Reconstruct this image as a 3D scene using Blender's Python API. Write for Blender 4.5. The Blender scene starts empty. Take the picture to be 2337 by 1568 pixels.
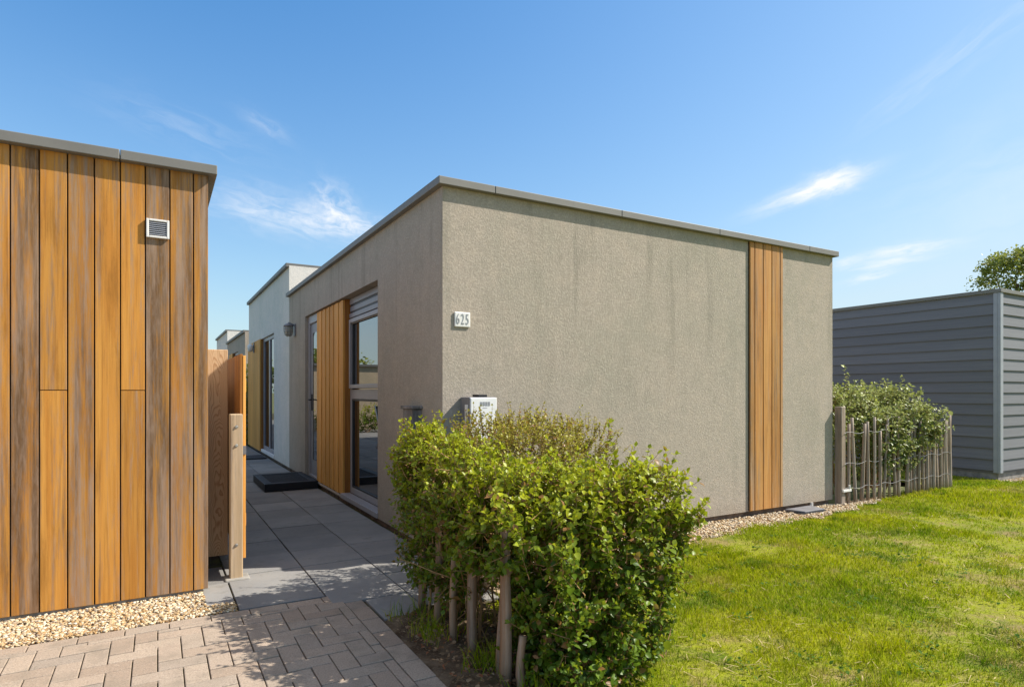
import bpy, math, random
import numpy as np
from mathutils import Vector, Matrix, Euler
random.seed(7)
RNG = np.random.default_rng(11)
scene = bpy.context.scene
COL = scene.collection

# ------------------------------------------------------------------ camera, sun, exposure
CAM_H = 1.30
cam_data = bpy.data.cameras.new("camera")
cam = bpy.data.objects.new("camera", cam_data)
COL.objects.link(cam)
cam.location = (0, 0, CAM_H)
cam.rotation_euler = (math.radians(90), 0, math.radians(-30))
cam_data.sensor_fit = 'HORIZONTAL'
cam_data.sensor_width = 36
cam_data.lens = 21.566
cam_data.shift_y = 0.0475
cam_data.clip_end = 3000
scene.camera = cam

SUN_TRAVEL = Vector((-2.42, 1.0, -2.42)).normalized()
SUN_TO = -SUN_TRAVEL
sun_el = math.asin(SUN_TO.z)
sun_az = math.atan2(SUN_TO.x, SUN_TO.y)          # clockwise from +Y
sun_data = bpy.data.lights.new("sun", 'SUN')
sun_data.energy = 4.1
sun_data.angle = math.radians(0.5)
sun_data.color = (1.0, 0.94, 0.84)
sun = bpy.data.objects.new("sun", sun_data)
COL.objects.link(sun)
sun.rotation_euler = SUN_TRAVEL.to_track_quat('-Z', 'Y').to_euler()
sun.location = (20, -10, 30)

scene.view_settings.view_transform = 'Standard'
scene.view_settings.look = 'None'
scene.view_settings.exposure = 1.0
scene.view_settings.gamma = 1.0
scene.view_settings.use_curve_mapping = False
try:
    scene.cycles.use_denoising = True
    scene.cycles.max_bounces = 8
    scene.cycles.caustics_reflective = False
    scene.cycles.caustics_refractive = False
    scene.cycles.sample_clamp_indirect = 6.0
except Exception:
    pass


# ------------------------------------------------------------------ node helpers
class NT:
    def __init__(self, tree):
        self.t = tree
        tree.nodes.clear()

    def new(self, typ, **kw):
        n = self.t.nodes.new(typ)
        for k, v in kw.items():
            setattr(n, k, v)
        return n

    def put(self, sock, v):
        if isinstance(v, bpy.types.NodeSocket):
            self.t.links.new(v, sock)
        elif v is not None:
            if sock.type == 'RGBA' and len(v) == 3:
                v = (*v, 1)
            sock.default_value = v

    def m(self, op, a, b=None, c=None, clamp=False):
        n = self.new('ShaderNodeMath', operation=op, use_clamp=clamp)
        for i, v in enumerate((a, b, c)):
            if v is not None:
                self.put(n.inputs[i], v)
        return n.outputs[0]

    def vm(self, op, a, b=None):
        n = self.new('ShaderNodeVectorMath', operation=op)
        self.put(n.inputs[0], a)
        if b is not None:
            self.put(n.inputs[1], b)
        return n.outputs['Value'] if op in ('DOT_PRODUCT', 'LENGTH') else n.outputs[0]

    def comb(self, x, y, z):
        n = self.new('ShaderNodeCombineXYZ')
        for i, v in enumerate((x, y, z)):
            self.put(n.inputs[i], v)
        return n.outputs[0]

    def sep(self, v):
        n = self.new('ShaderNodeSeparateXYZ')
        self.put(n.inputs[0], v)
        return n.outputs

    def noise(self, vec, scale=1.0, detail=3.0, rough=0.5, dist=0.0):
        n = self.new('ShaderNodeTexNoise')
        self.put(n.inputs['Vector'], vec)
        n.inputs['Scale'].default_value = scale
        n.inputs['Detail'].default_value = detail
        n.inputs['Roughness'].default_value = rough
        n.inputs['Distortion'].default_value = dist
        return n.outputs[0]

    def step(self, x, lo, hi, smooth=True):
        n = self.new('ShaderNodeMapRange')
        n.interpolation_type = 'SMOOTHSTEP' if smooth else 'LINEAR'
        self.put(n.inputs[0], x)
        n.inputs[1].default_value = lo
        n.inputs[2].default_value = hi
        return n.outputs[0]

    def mix(self, f, a, b, blend='MIX'):
        n = self.new('ShaderNodeMix', data_type='RGBA', blend_type=blend)
        self.put(n.inputs[0], f)
        self.put(n.inputs[6], a)
        self.put(n.inputs[7], b)
        return n.outputs[2]

    def ramp(self, f, stops):
        n = self.new('ShaderNodeValToRGB')
        el = n.color_ramp.elements
        while len(el) > 1:
            el.remove(el[-1])
        for i, (p, c) in enumerate(stops):
            e = el[0] if i == 0 else el.new(p)
            e.position = p
            e.color = (*c, 1)
        self.put(n.inputs[0], f)
        return n.outputs[0]

    def pos(self):
        return self.new('ShaderNodeNewGeometry').outputs['Position']

    def rnd(self):
        return self.new('ShaderNodeNewGeometry').outputs['Random Per Island']

    def attr(self, name):
        n = self.new('ShaderNodeAttribute')
        n.attribute_name = name
        return n.outputs['Fac']

    def bump(self, h, strength=0.3, dist=0.01):
        n = self.new('ShaderNodeBump')
        n.inputs['Strength'].default_value = strength
        n.inputs['Distance'].default_value = dist
        self.put(n.inputs['Height'], h)
        return n.outputs[0]

    def out(self, color, rough=0.7, normal=None, metallic=0.0, spec=0.5, transl=None, ior=None):
        b = self.new('ShaderNodeBsdfPrincipled')
        self.put(b.inputs['Base Color'], color)
        self.put(b.inputs['Roughness'], rough)
        b.inputs['Metallic'].default_value = metallic
        b.inputs['Specular IOR Level'].default_value = spec
        if ior:
            b.inputs['IOR'].default_value = ior
        if normal is not None:
            self.put(b.inputs['Normal'], normal)
        o = self.new('ShaderNodeOutputMaterial')
        res = b.outputs[0]
        if transl:
            fac, tcol = transl
            tr = self.new('ShaderNodeBsdfTranslucent')
            self.put(tr.inputs[0], tcol)
            mx = self.new('ShaderNodeMixShader')
            mx.inputs[0].default_value = fac
            self.t.links.new(res, mx.inputs[1])
            self.t.links.new(tr.outputs[0], mx.inputs[2])
            res = mx.outputs[0]
        self.t.links.new(res, o.inputs[0])
        return b


def material(name):
    m = bpy.data.materials.new(name)
    m.use_nodes = True
    return m, NT(m.node_tree)


# ------------------------------------------------------------------ world: sky with thin clouds
world = bpy.data.worlds.new("World")
scene.world = world
world.use_nodes = True
W = NT(world.node_tree)
sky = W.new('ShaderNodeTexSky')
sky.sky_type = 'NISHITA'
sky.sun_disc = False
sky.sun_elevation = sun_el
sky.sun_rotation = sun_az
sky.altitude = 0
sky.air_density = 1.0
sky.dust_density = 0.6
sky.ozone_density = 1.6
wdir = W.new('ShaderNodeTexCoord').outputs['Generated']
FWD = Vector((0.5, 0.8660254, 0))
RGT = Vector((0.8660254, -0.5, 0))


def sky_dir(px, py):
    return (FWD + RGT * ((px - 1168.5) / 1400) + Vector((0, 0, 1)) * ((895 - py) / 1400)).normalized()


def cloud_patch(px, py, w, h, ang, fa, fb, strength, seed, lo=0.42, hi=0.75):
    """a thin cloud standing in the sky at one bearing and height (degrees-sized patch)"""
    c = sky_dir(px, py)
    r = c.cross(Vector((0, 0, 1))).normalized()
    u = r.cross(c).normalized()
    a = math.radians(ang)
    r2 = r * math.cos(a) + u * math.sin(a)
    u2 = u * math.cos(a) - r * math.sin(a)
    dc = W.m('MAXIMUM', W.vm('DOT_PRODUCT', wdir, tuple(c)), 0.02)
    pa = W.m('DIVIDE', W.m('DIVIDE', W.vm('DOT_PRODUCT', wdir, tuple(r2)), dc), w / 1400)
    pb = W.m('DIVIDE', W.m('DIVIDE', W.vm('DOT_PRODUCT', wdir, tuple(u2)), dc), h / 1400)
    warp = W.noise(W.comb(W.m('MULTIPLY', pa, 1.1), W.m('MULTIPLY', pb, 0.9), seed + 3.3), 1.2, 2, 0.5)
    pb2 = W.m('ADD', pb, W.m('MULTIPLY', W.m('SUBTRACT', warp, 0.5), 1.6))
    e = W.m('POWER', 2.718, W.m('MULTIPLY', W.m('ADD', W.m('MULTIPLY', pa, pa), W.m('MULTIPLY', pb2, pb2)), -1.0))
    n = W.noise(W.comb(W.m('MULTIPLY', pa, fa), W.m('MULTIPLY', pb2, fb), seed), 1.0, 9, 0.64, 0.3)
    return W.m('MULTIPLY', W.m('MULTIPLY', e, W.step(n, lo, hi)), strength)


clouds = None
for args in [
    (640, 490, 130, 34, -10, 1.3, 1.6, 0.62, 1.7, 0.28, 0.74),
    (760, 465, 46, 34, -35, 1.0, 1.3, 0.65, 5.1, 0.33, 0.72),
    (790, 515, 90, 26, -4, 1.3, 1.4, 0.75, 9.2, 0.30, 0.70),
    (440, 300, 130, 34, -12, 1.0, 1.3, 0.17, 13.4, 0.34, 0.75),
    (606, 287, 44, 14, -25, 0.8, 1.0, 0.20, 17.8, 0.25, 0.7),
    (1845, 438, 85, 14, 14, 1.3, 1.1, 0.85, 21.3, 0.22, 0.60),
    (1900, 415, 46, 20, 10, 1.0, 1.1, 0.8, 25.9, 0.25, 0.65),
    (2190, 130, 150, 26, 28, 0.9, 1.2, 0.25, 31.1, 0.35, 0.8),
    (2055, 573, 68, 10, 3, 1.2, 1.1, 0.65, 37.0, 0.25, 0.6),
    (2030, 600, 60, 8, 5, 1.2, 1.1, 0.55, 41.0, 0.25, 0.6),
    (1985, 632, 36, 7, 10, 1.1, 1.1, 0.5, 45.0, 0.2, 0.6),
    (1935, 598, 26, 9, 8, 1.1, 1.1, 0.4, 49.0, 0.2, 0.6),
    (2290, 400, 200, 90, 12, 0.8, 1.0, 0.25, 53.0, 0.30, 0.8),
]:
    p = cloud_patch(*args)
    clouds = p if clouds is None else W.m('ADD', clouds, p)
clouds = W.m('MINIMUM', clouds, 0.92)
gam = W.new('ShaderNodeGamma')
W.put(gam.inputs[0], sky.outputs[0])
gam.inputs[1].default_value = 1.4
lum = W.vm('DOT_PRODUCT', sky.outputs[0], (0.2126, 0.7152, 0.0722))
lsc = W.m('MULTIPLY', W.m('POWER', W.m('DIVIDE', W.m('MAXIMUM', lum, 0.05), 2.0), -0.56), 0.465)
base_sky = W.vm('MULTIPLY', W.vm('MULTIPLY', gam.outputs[0], (0.66, 1.07, 1.09)), W.comb(lsc, lsc, lsc))
base_sky = W.mix(W.m('MULTIPLY', W.step(lum, 1.55, 5.6, False), 0.72), base_sky, (2.95, 3.25, 3.5))      # summer haze towards the sun and the horizon
# bright cloud added overhead, out of view, to lift ambient light in the passage
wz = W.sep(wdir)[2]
fill_cloud = W.m('MULTIPLY', W.step(wz, 0.62, 0.85), W.step(W.noise(wdir, 3.0, 5, 0.6, 0.5), 0.25, 0.6))
base_sky = W.mix(W.m('MULTIPLY', fill_cloud, 0.75), base_sky, (4.6, 4.7, 4.9))
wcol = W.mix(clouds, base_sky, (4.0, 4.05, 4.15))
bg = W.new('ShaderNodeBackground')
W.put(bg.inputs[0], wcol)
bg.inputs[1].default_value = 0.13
wo = W.new('ShaderNodeOutputWorld')
W.t.links.new(bg.outputs[0], wo.inputs[0])


# ------------------------------------------------------------------ materials
def stucco_mat(name, col, green, streak=0.35):
    m, n = material(name)
    p = n.pos()
    grain = n.noise(p, 70, 5, 0.66)
    grain2 = n.noise(p, 300, 2, 0.6)
    blot = n.noise(p, 1.3, 4, 0.55)
    xyz = n.sep(p)
    st = n.noise(n.comb(n.m('MULTIPLY', xyz[0], 5.5), n.m('MULTIPLY', xyz[1], 5.5), n.m('MULTIPLY', xyz[2], 0.55)), 1.0, 4, 0.6)
    blot2 = n.noise(p, 5.5, 5, 0.65)
    c = n.mix(n.step(blot, 0.35, 0.7), col, tuple(v * f for v, f in zip(col, (0.88, 0.92, 0.90))))
    c = n.mix(n.m('MULTIPLY', n.step(blot2, 0.45, 0.7), 0.55), c, tuple(v * f for v, f in zip(col, (1.12, 1.08, 1.05))))
    c = n.mix(n.m('MULTIPLY', n.step(blot2, 0.48, 0.28), 0.45), c, tuple(v * f for v, f in zip(col, (0.80, 0.84, 0.80))))
    drip = n.m('MULTIPLY_ADD', n.step(xyz[2], 1.0, 2.7), 0.75, 0.35)
    c = n.mix(n.m('MULTIPLY', n.m('MULTIPLY', n.step(st, 0.50, 0.70), drip), streak), c, green)
    splash = n.m('MULTIPLY', n.step(n.m('ADD', xyz[2], n.m('MULTIPLY', n.noise(p, 14, 4, 0.6), 0.25)), 0.36, 0.12), 0.35)
    c = n.mix(splash, c, tuple(v * f for v, f in zip(col, (0.66, 0.60, 0.52))))
    c = n.mix(n.m('MULTIPLY', n.step(n.noise(p, 16, 3, 0.6), 0.55, 0.75), 0.22), c, green)
    c = n.mix(n.m('MULTIPLY', n.step(grain, 0.62, 0.36), 0.36), c, tuple(v * 0.62 for v in col))
    c = n.mix(n.m('MULTIPLY', n.step(grain, 0.54, 0.68), 0.40), c, tuple(min(1, v * 1.30) for v in col))
    h = n.m('ADD', n.m('MULTIPLY', grain, 1.0), n.m('MULTIPLY', grain2, 0.35))
    n.out(c, 0.92, n.bump(h, 0.75, 0.006), spec=0.2)
    return m


def wood_mat(name, base, deep, grey, rough=0.6, weath=None, scale=1.0):
    m, n = material(name)
    p = n.pos()
    r = n.rnd()
    x, y, z = n.sep(p)
    off = n.m('MULTIPLY', r, 37.0)
    fine = n.noise(n.comb(n.m('MULTIPLY_ADD', x, 70 * scale, off), n.m('MULTIPLY', y, 70 * scale), n.m('MULTIPLY', z, 1.6)), 1, 5, 0.7, 0.2)
    mid = n.noise(n.comb(n.m('MULTIPLY_ADD', x, 16 * scale, off), n.m('MULTIPLY', y, 16 * scale), n.m('MULTIPLY', z, 0.9)), 1, 4, 0.6, 0.5)
    wthr = n.noise(n.comb(n.m('MULTIPLY_ADD', x, 24, off), n.m('MULTIPLY', y, 24), n.m('MULTIPLY_ADD', z, 0.85, off)), 1, 8, 0.74, 0.0)
    spk = n.noise(n.comb(n.m('MULTIPLY_ADD', x, 70, off), n.m('MULTIPLY', y, 70), n.m('MULTIPLY', z, 9)), 1, 3, 0.7)
    tint = n.m('MULTIPLY_ADD', r, 0.34, 0.83)
    c = n.mix(n.step(mid, 0.3, 0.72), base, deep)
    c = n.mix(n.m('MULTIPLY', n.step(fine, 0.44, 0.70), 0.55), c, tuple(v * 0.55 for v in deep))
    c = n.mix(1.0, c, n.comb(tint, tint, tint), 'MULTIPLY')
    wf = n.attr('weather') if weath is None else weath
    f = n.step(n.m('ADD', n.m('ADD', n.m('MULTIPLY', wthr, 0.82), n.m('MULTIPLY', spk, 0.18)), n.m('MULTIPLY', wf, 0.17)), 0.53, 0.72)
    tone = n.noise(n.comb(n.m('MULTIPLY_ADD', x, 11, off), n.m('MULTIPLY', y, 11), n.m('MULTIPLY_ADD', z, 0.6, off)), 1, 5, 0.65)
    g = n.mix(n.step(tone, 0.38, 0.60), tuple(v * 0.24 for v in grey), tuple(v * 1.25 for v in grey))
    g = n.mix(n.m('MULTIPLY', n.step(spk, 0.35, 0.7), 0.35), g, tuple(v * 1.6 for v in grey))
    c = n.mix(n.m('MULTIPLY', f, 0.82), c, g)
    # brown water-staining that comes and goes along every board
    stain = n.noise(n.comb(n.m('MULTIPLY_ADD', x, 9, n.m('MULTIPLY', off, 1.7)), n.m('MULTIPLY', y, 9), n.m('MULTIPLY_ADD', z, 1.1, off)), 1, 6, 0.7)
    c = n.mix(n.m('MULTIPLY', n.step(stain, 0.50, 0.74), 0.55), c, tuple(v * 0.42 for v in deep))
    h = n.m('ADD', n.m('MULTIPLY', fine, 0.6), n.m('MULTIPLY', spk, 0.4))
    n.out(c, rough, n.bump(h, 0.35, 0.003), spec=0.15)
    return m


def grain_mat(name, base, dark, centre_x):
    """flat-sawn softwood with cathedral grain arches"""
    m, n = material(name)
    p = n.pos()
    x, y, z = n.sep(p)
    wob = n.m('SUBTRACT', n.noise(n.comb(n.m('MULTIPLY', x, 6), 0.0, n.m('MULTIPLY', z, 2.2)), 1, 3, 0.5), 0.5)
    dx = n.m('ADD', n.m('SUBTRACT', x, centre_x), n.m('MULTIPLY', wob, 0.06))
    rr = n.m('ADD', n.m('MULTIPLY', n.m('MULTIPLY', dx, dx), 260.0), n.m('ADD', n.m('MULTIPLY', z, 1.9), n.m('MULTIPLY', wob, 3.2)))
    ring = n.m('FRACT', n.m('MULTIPLY', rr, 5.0))
    f = n.step(ring, 0.45, 0.92)
    c = n.mix(n.m('MULTIPLY', f, 0.8), base, dark)
    c = n.mix(n.m('MULTIPLY', n.noise(n.comb(n.m('MULTIPLY', x, 120), y, n.m('MULTIPLY', z, 3)), 1, 3), 0.45), c, dark)
    n.out(c, 0.7, n.bump(f, 0.2, 0.002), spec=0.25)
    return m


def plain_mat(name, col, rough=0.5, metallic=0.0, spec=0.5, var=0.12, scale=9.0):
    m, n = material(name)
    p = n.pos()
    f = n.noise(p, scale, 4, 0.6)
    c = n.mix(n.step(f, 0.3, 0.7), tuple(v * (1 - var) for v in col), tuple(min(1, v * (1 + var)) for v in col))
    n.out(c, rough, n.bump(n.noise(p, 60, 2), 0.06, 0.003), metallic, spec)
    return m


M = {}
M['stucco'] = stucco_mat('grey_stucco', (0.420, 0.355, 0.288), (0.225, 0.205, 0.16), 0.5)
M['stucco_white'] = stucco_mat('white_stucco', (0.74, 0.69, 0.62), (0.64, 0.60, 0.54), 0.12)
M['cladding'] = wood_mat('amber_cladding', (0.56, 0.265, 0.056), (0.47, 0.195, 0.035), (0.235, 0.175, 0.135))
M['panel_wood'] = wood_mat('panel_wood', (0.74, 0.38, 0.095), (0.66, 0.29, 0.065), (0.3, 0.22, 0.15), weath=0.0)
M['dark_wood'] = plain_mat('dark_backing', (0.05, 0.028, 0.014), 0.9)
M['gate_wood'] = wood_mat('gate_wood', (0.40, 0.17, 0.04), (0.30, 0.11, 0.025), (0.25, 0.18, 0.12), weath=0.1)
M['grain_wood'] = grain_mat('larch_board', (0.66, 0.45, 0.27), (0.38, 0.20, 0.09), 0.385)
M['post_wood'] = wood_mat('post_wood', (0.60, 0.45, 0.29), (0.46, 0.33, 0.20), (0.36, 0.29, 0.23), weath=0.3)
M['pale_wood'] = wood_mat('pale_wood', (0.40, 0.30, 0.22), (0.27, 0.20, 0.15), (0.34, 0.29, 0.25), weath=0.7, scale=0.5)
M['cap'] = plain_mat('roof_trim_metal', (0.175, 0.165, 0.148), 0.55, 0.0, 0.4, 0.06, 3)
M['deck'] = plain_mat('roof_felt', (0.06, 0.06, 0.06), 0.9)
M['plinth'] = plain_mat('plinth_concrete', (0.24, 0.225, 0.20), 0.9, var=0.3)
M['plinth_brown'] = plain_mat('plinth_brown', (0.17, 0.11, 0.075), 0.9, var=0.35)
M['frame'] = plain_mat('window_frame_paint', (0.31, 0.29, 0.30), 0.4, var=0.04)
M['frame_dark'] = plain_mat('window_gasket', (0.03, 0.03, 0.032), 0.5)
M['door'] = plain_mat('door_paint', (0.24, 0.235, 0.26), 0.4, var=0.04)
M['steel'] = plain_mat('brushed_steel', (0.55, 0.54, 0.52), 0.35, 0.9)
M['black'] = plain_mat('black_rubber', (0.018, 0.018, 0.021), 0.75, var=0.3)
M['black_plastic'] = plain_mat('black_plastic', (0.014, 0.014, 0.017), 0.5, spec=0.3)
M['white'] = plain_mat('white_paint', (0.78, 0.77, 0.75), 0.4, var=0.03)
M['white_plastic'] = plain_mat('white_plastic', (0.74, 0.71, 0.67), 0.5, var=0.05)
M['grey_print'] = plain_mat('grey_print', (0.30, 0.30, 0.31), 0.6)
M['dark_print'] = plain_mat('dark_print', (0.09, 0.09, 0.10), 0.6)
M['box_grey'] = plain_mat('letterbox_grey', (0.17, 0.165, 0.175), 0.45)
M['wire'] = plain_mat('wire_metal', (0.28, 0.27, 0.26), 0.5, 0.6)
M['stake_wood'] = wood_mat('stake_wood', (0.36, 0.225, 0.13), (0.25, 0.15, 0.085), (0.30, 0.23, 0.17), weath=0.5, scale=0.5)
M['weathered_grey'] = wood_mat('weathered_grey', (0.26, 0.24, 0.22), (0.17, 0.155, 0.14), (0.28, 0.26, 0.25), weath=0.6)


def glass_mat():
    m, n = material('window_glass')
    n.out((0.012, 0.014, 0.016), 0.01, ior=4.2, spec=0.5)
    return m


M['glass'] = glass_mat()
M['sand_render'] = stucco_mat('sand_render', (0.58, 0.45, 0.31), (0.40, 0.32, 0.2), 0.3)
M['strip_wood'] = wood_mat('strip_wood', (0.50, 0.26, 0.085), (0.44, 0.20, 0.06), (0.34, 0.235, 0.15))
mm, n = material('lamp_glass')
b = n.out((0.55, 0.52, 0.42), 0.15, spec=0.6)
b.inputs['Transmission Weight'].default_value = 0.35
M['lamp_glass'] = mm


def siding_mat():
    m, n = material('grey_siding')
    p = n.pos()
    x, y, z = n.sep(p)
    f = n.noise(n.comb(n.m('MULTIPLY', x, 1.2), n.m('MULTIPLY', y, 1.2), n.m('MULTIPLY', z, 40)), 1, 4, 0.6)
    r = n.rnd()
    t = n.m('MULTIPLY_ADD', r, 0.16, 0.92)
    c = n.mix(n.step(f, 0.3, 0.7), (0.150, 0.148, 0.162), (0.172, 0.170, 0.184))
    c = n.mix(1.0, c, n.comb(t, t, t), 'MULTIPLY')
    n.out(c, 0.6, n.bump(n.noise(n.comb(n.m('MULTIPLY', x, 8), n.m('MULTIPLY', y, 8), n.m('MULTIPLY', z, 160)), 1, 3), 0.18, 0.002), spec=0.3)
    return m


M['siding'] = siding_mat()
M['siding_trim'] = plain_mat('siding_trim', (0.30, 0.31, 0.345), 0.5, var=0.05)


def slab_mat():
    m, n = material('concrete_slab')
    p = n.pos()
    r = n.rnd()
    c = n.mix(n.step(n.noise(p, 3.5, 5, 0.62), 0.3, 0.7), (0.19, 0.185, 0.18), (0.25, 0.24, 0.225))
    t = n.m('MULTIPLY_ADD', r, 0.34, 0.80)
    c = n.mix(1.0, c, n.comb(t, t, t), 'MULTIPLY')
    c = n.mix(n.m('MULTIPLY', n.step(n.noise(p, 130, 2, 0.6), 0.5, 0.7), 0.3), c, (0.33, 0.31, 0.28))
    c = n.mix(n.m('MULTIPLY', n.step(n.noise(p, 7, 6, 0.72), 0.50, 0.70), 0.45), c, (0.12, 0.11, 0.095))
    n.out(c, 0.85, n.bump(n.noise(p, 150, 3, 0.6), 0.3, 0.002), spec=0.3)
    return m


def paver_mat():
    m, n = material('concrete_paver')
    p = n.pos()
    r = n.rnd()
    c = n.ramp(r, [(0.0, (0.31, 0.235, 0.175)), (0.3, (0.38, 0.295, 0.225)), (0.6, (0.34, 0.275, 0.215)), (0.85, (0.40, 0.315, 0.24)), (1.0, (0.29, 0.24, 0.195))])
    c = n.mix(n.m('MULTIPLY', n.step(n.noise(p, 130, 3, 0.7), 0.46, 0.66), 0.6), c, (0.17, 0.135, 0.11))
    c = n.mix(n.m('MULTIPLY', n.step(n.noise(p, 160, 2, 0.6), 0.55, 0.7), 0.35), c, (0.62, 0.53, 0.44))
    c = n.mix(n.m('MULTIPLY', n.step(n.noise(p, 5, 6, 0.7), 0.46, 0.68), 0.55), c, (0.21, 0.175, 0.135))
    n.out(c, 0.9, n.bump(n.noise(p, 180, 3, 0.65), 0.6, 0.003), spec=0.2)
    return m


M['slab'] = slab_mat()
M['paver'] = paver_mat()


def joint_mat():
    m, n = material('joint_sand')
    p = n.pos()
    c = n.mix(n.step(n.noise(p, 6, 4), 0.4, 0.65), (0.075, 0.058, 0.04), (0.10, 0.10, 0.035))
    n.out(c, 0.95, n.bump(n.noise(p, 200, 3), 0.6, 0.004), spec=0.1)
    return m


M['joint'] = joint_mat()


def pebble_mat():
    m, n = material('gravel_pebbles')
    r = n.rnd()
    c = n.ramp(r, [(0.0, (0.24, 0.13, 0.05)), (0.18, (0.40, 0.25, 0.11)), (0.40, (0.47, 0.34, 0.19)), (0.6, (0.56, 0.45, 0.29)),
                   (0.80, (0.68, 0.60, 0.46)), (0.91, (0.36, 0.27, 0.19)), (1.0, (0.17, 0.13, 0.10))])
    n.out(c, 0.6, n.bump(n.noise(n.pos(), 150, 2), 0.2, 0.002), spec=0.3)
    return m


M['pebble'] = pebble_mat()
M['gravel_bed'] = plain_mat('gravel_bed', (0.40, 0.30, 0.19), 0.95, var=0.5, scale=60)


def soil_mat():
    m, n = material('bed_soil')
    p = n.pos()
    c = n.mix(n.step(n.noise(p, 9, 5, 0.65), 0.35, 0.65), (0.085, 0.055, 0.033), (0.19, 0.135, 0.085))
    c = n.mix(n.m('MULTIPLY', n.step(n.noise(p, 70, 3, 0.6), 0.52, 0.7), 0.6), c, (0.30, 0.22, 0.14))
    c = n.mix(n.m('MULTIPLY', n.step(n.noise(p, 3.1, 4, 0.6), 0.55, 0.68), 0.35), c, (0.12, 0.13, 0.04))
    n.out(c, 0.95, n.bump(n.noise(p, 60, 4, 0.7), 0.8, 0.012), spec=0.1)
    return m


M['soil'] = soil_mat()


def turf_colour(n, p):
    big = n.noise(p, 0.75, 4, 0.6, 0.3)
    mid = n.noise(p, 2.4, 4, 0.62, 0.4)
    c = n.mix(n.step(big, 0.34, 0.66), (0.225, 0.310, 0.004), (0.385, 0.410, 0.004))
    c = n.mix(n.m('MULTIPLY', n.step(mid, 0.51, 0.66), 0.85), c, (0.095, 0.185, 0.006))
    return c, mid


def lawn_mat():
    m, n = material('lawn_earth')
    p = n.pos()
    c, mid = turf_colour(n, p)
    dry = n.noise(p, 1.7, 5, 0.66, 0.5)
    c = n.mix(0.5, c, (0.12, 0.115, 0.02))
    c = n.mix(n.m('MULTIPLY', n.step(n.noise(p, 26, 4, 0.6), 0.4, 0.66), 0.5), c, (0.23, 0.18, 0.075))
    c = n.mix(n.m('MULTIPLY', n.step(dry, 0.52, 0.66), 0.7), c, (0.27, 0.19, 0.09))
    n.out(c, 0.95, n.bump(n.noise(p, 40, 4, 0.7), 0.8, 0.02), spec=0.1)
    return m


def blade_mat():
    m, n = material('grass_blade')
    p = n.pos()
    r = n.rnd()
    c, mid = turf_colour(n, p)
    dry = n.noise(p, 1.7, 5, 0.66, 0.5)
    tv = n.m('MULTIPLY_ADD', n.m('FRACT', n.m('MULTIPLY', r, 7.7)), 0.95, 0.52)
    c = n.mix(1.0, c, n.comb(tv, tv, tv), 'MULTIPLY')
    c = n.mix(n.m('MULTIPLY', n.step(r, 0.76, 0.96), 0.85), c, (0.48, 0.41, 0.06))
    c = n.mix(n.m('MULTIPLY', n.step(r, 0.25, 0.02), 0.6), c, (0.075, 0.15, 0.012))
    c = n.mix(n.m('MULTIPLY', n.step(dry, 0.53, 0.67), 0.42), c, (0.43, 0.35, 0.09))
    n.out(c, 0.7, None, spec=0.06, transl=(0.35, c))
    return m


M['lawn'] = lawn_mat()
M['blade'] = blade_mat()
M['ground'] = plain_mat('ground_earth', (0.15, 0.16, 0.05), 0.95, var=0.4, scale=2)


def leaf_mat(name, old, mid, young, odd, odd_amt=0.06, rough=0.42, spec=0.30, back=None):
    m, n = material(name)
    r = n.rnd()
    y = n.attr('young')
    r2 = n.m('FRACT', n.m('MULTIPLY', r, 17.3))
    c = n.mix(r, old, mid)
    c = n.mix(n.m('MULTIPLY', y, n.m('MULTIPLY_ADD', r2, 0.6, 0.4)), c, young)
    c = n.mix(n.m('LESS_THAN', r2, odd_amt), c, odd)
    if back:
        bf = n.new('ShaderNodeNewGeometry').outputs['Backfacing']
        c = n.mix(bf, c, back)
    n.out(c, rough, None, spec=spec, transl=(0.36, n.mix(0.45, c, young)))
    return m


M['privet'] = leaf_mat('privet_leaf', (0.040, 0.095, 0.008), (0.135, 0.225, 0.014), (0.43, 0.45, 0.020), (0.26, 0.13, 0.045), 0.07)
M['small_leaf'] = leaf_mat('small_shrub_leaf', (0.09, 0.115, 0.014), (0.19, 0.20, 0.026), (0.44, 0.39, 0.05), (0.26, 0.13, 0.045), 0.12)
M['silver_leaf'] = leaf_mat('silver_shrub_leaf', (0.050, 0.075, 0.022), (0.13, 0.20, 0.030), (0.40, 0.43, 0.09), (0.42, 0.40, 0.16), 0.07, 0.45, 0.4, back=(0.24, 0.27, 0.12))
M['tree_leaf'] = leaf_mat('tree_leaf', (0.09, 0.14, 0.025), (0.19, 0.24, 0.05), (0.36, 0.37, 0.07), (0.2, 0.15, 0.04), 0.03)
M['weed'] = leaf_mat('weed_leaf', (0.05, 0.12, 0.015), (0.09, 0.17, 0.02), (0.12, 0.2, 0.03), (0.15, 0.2, 0.04), 0.1, 0.7, 0.1)
M['bark'] = plain_mat('bark', (0.16, 0.105, 0.065), 0.9, var=0.35, scale=30)
M['twig'] = plain_mat('twig_bark', (0.34, 0.19, 0.08), 0.8, var=0.3, scale=30)


# ------------------------------------------------------------------ mesh helpers
def wloc(o):
    v = Vector((0, 0, 0))
    while o is not None:
        v += o.location
        o = o.parent
    return v


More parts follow.
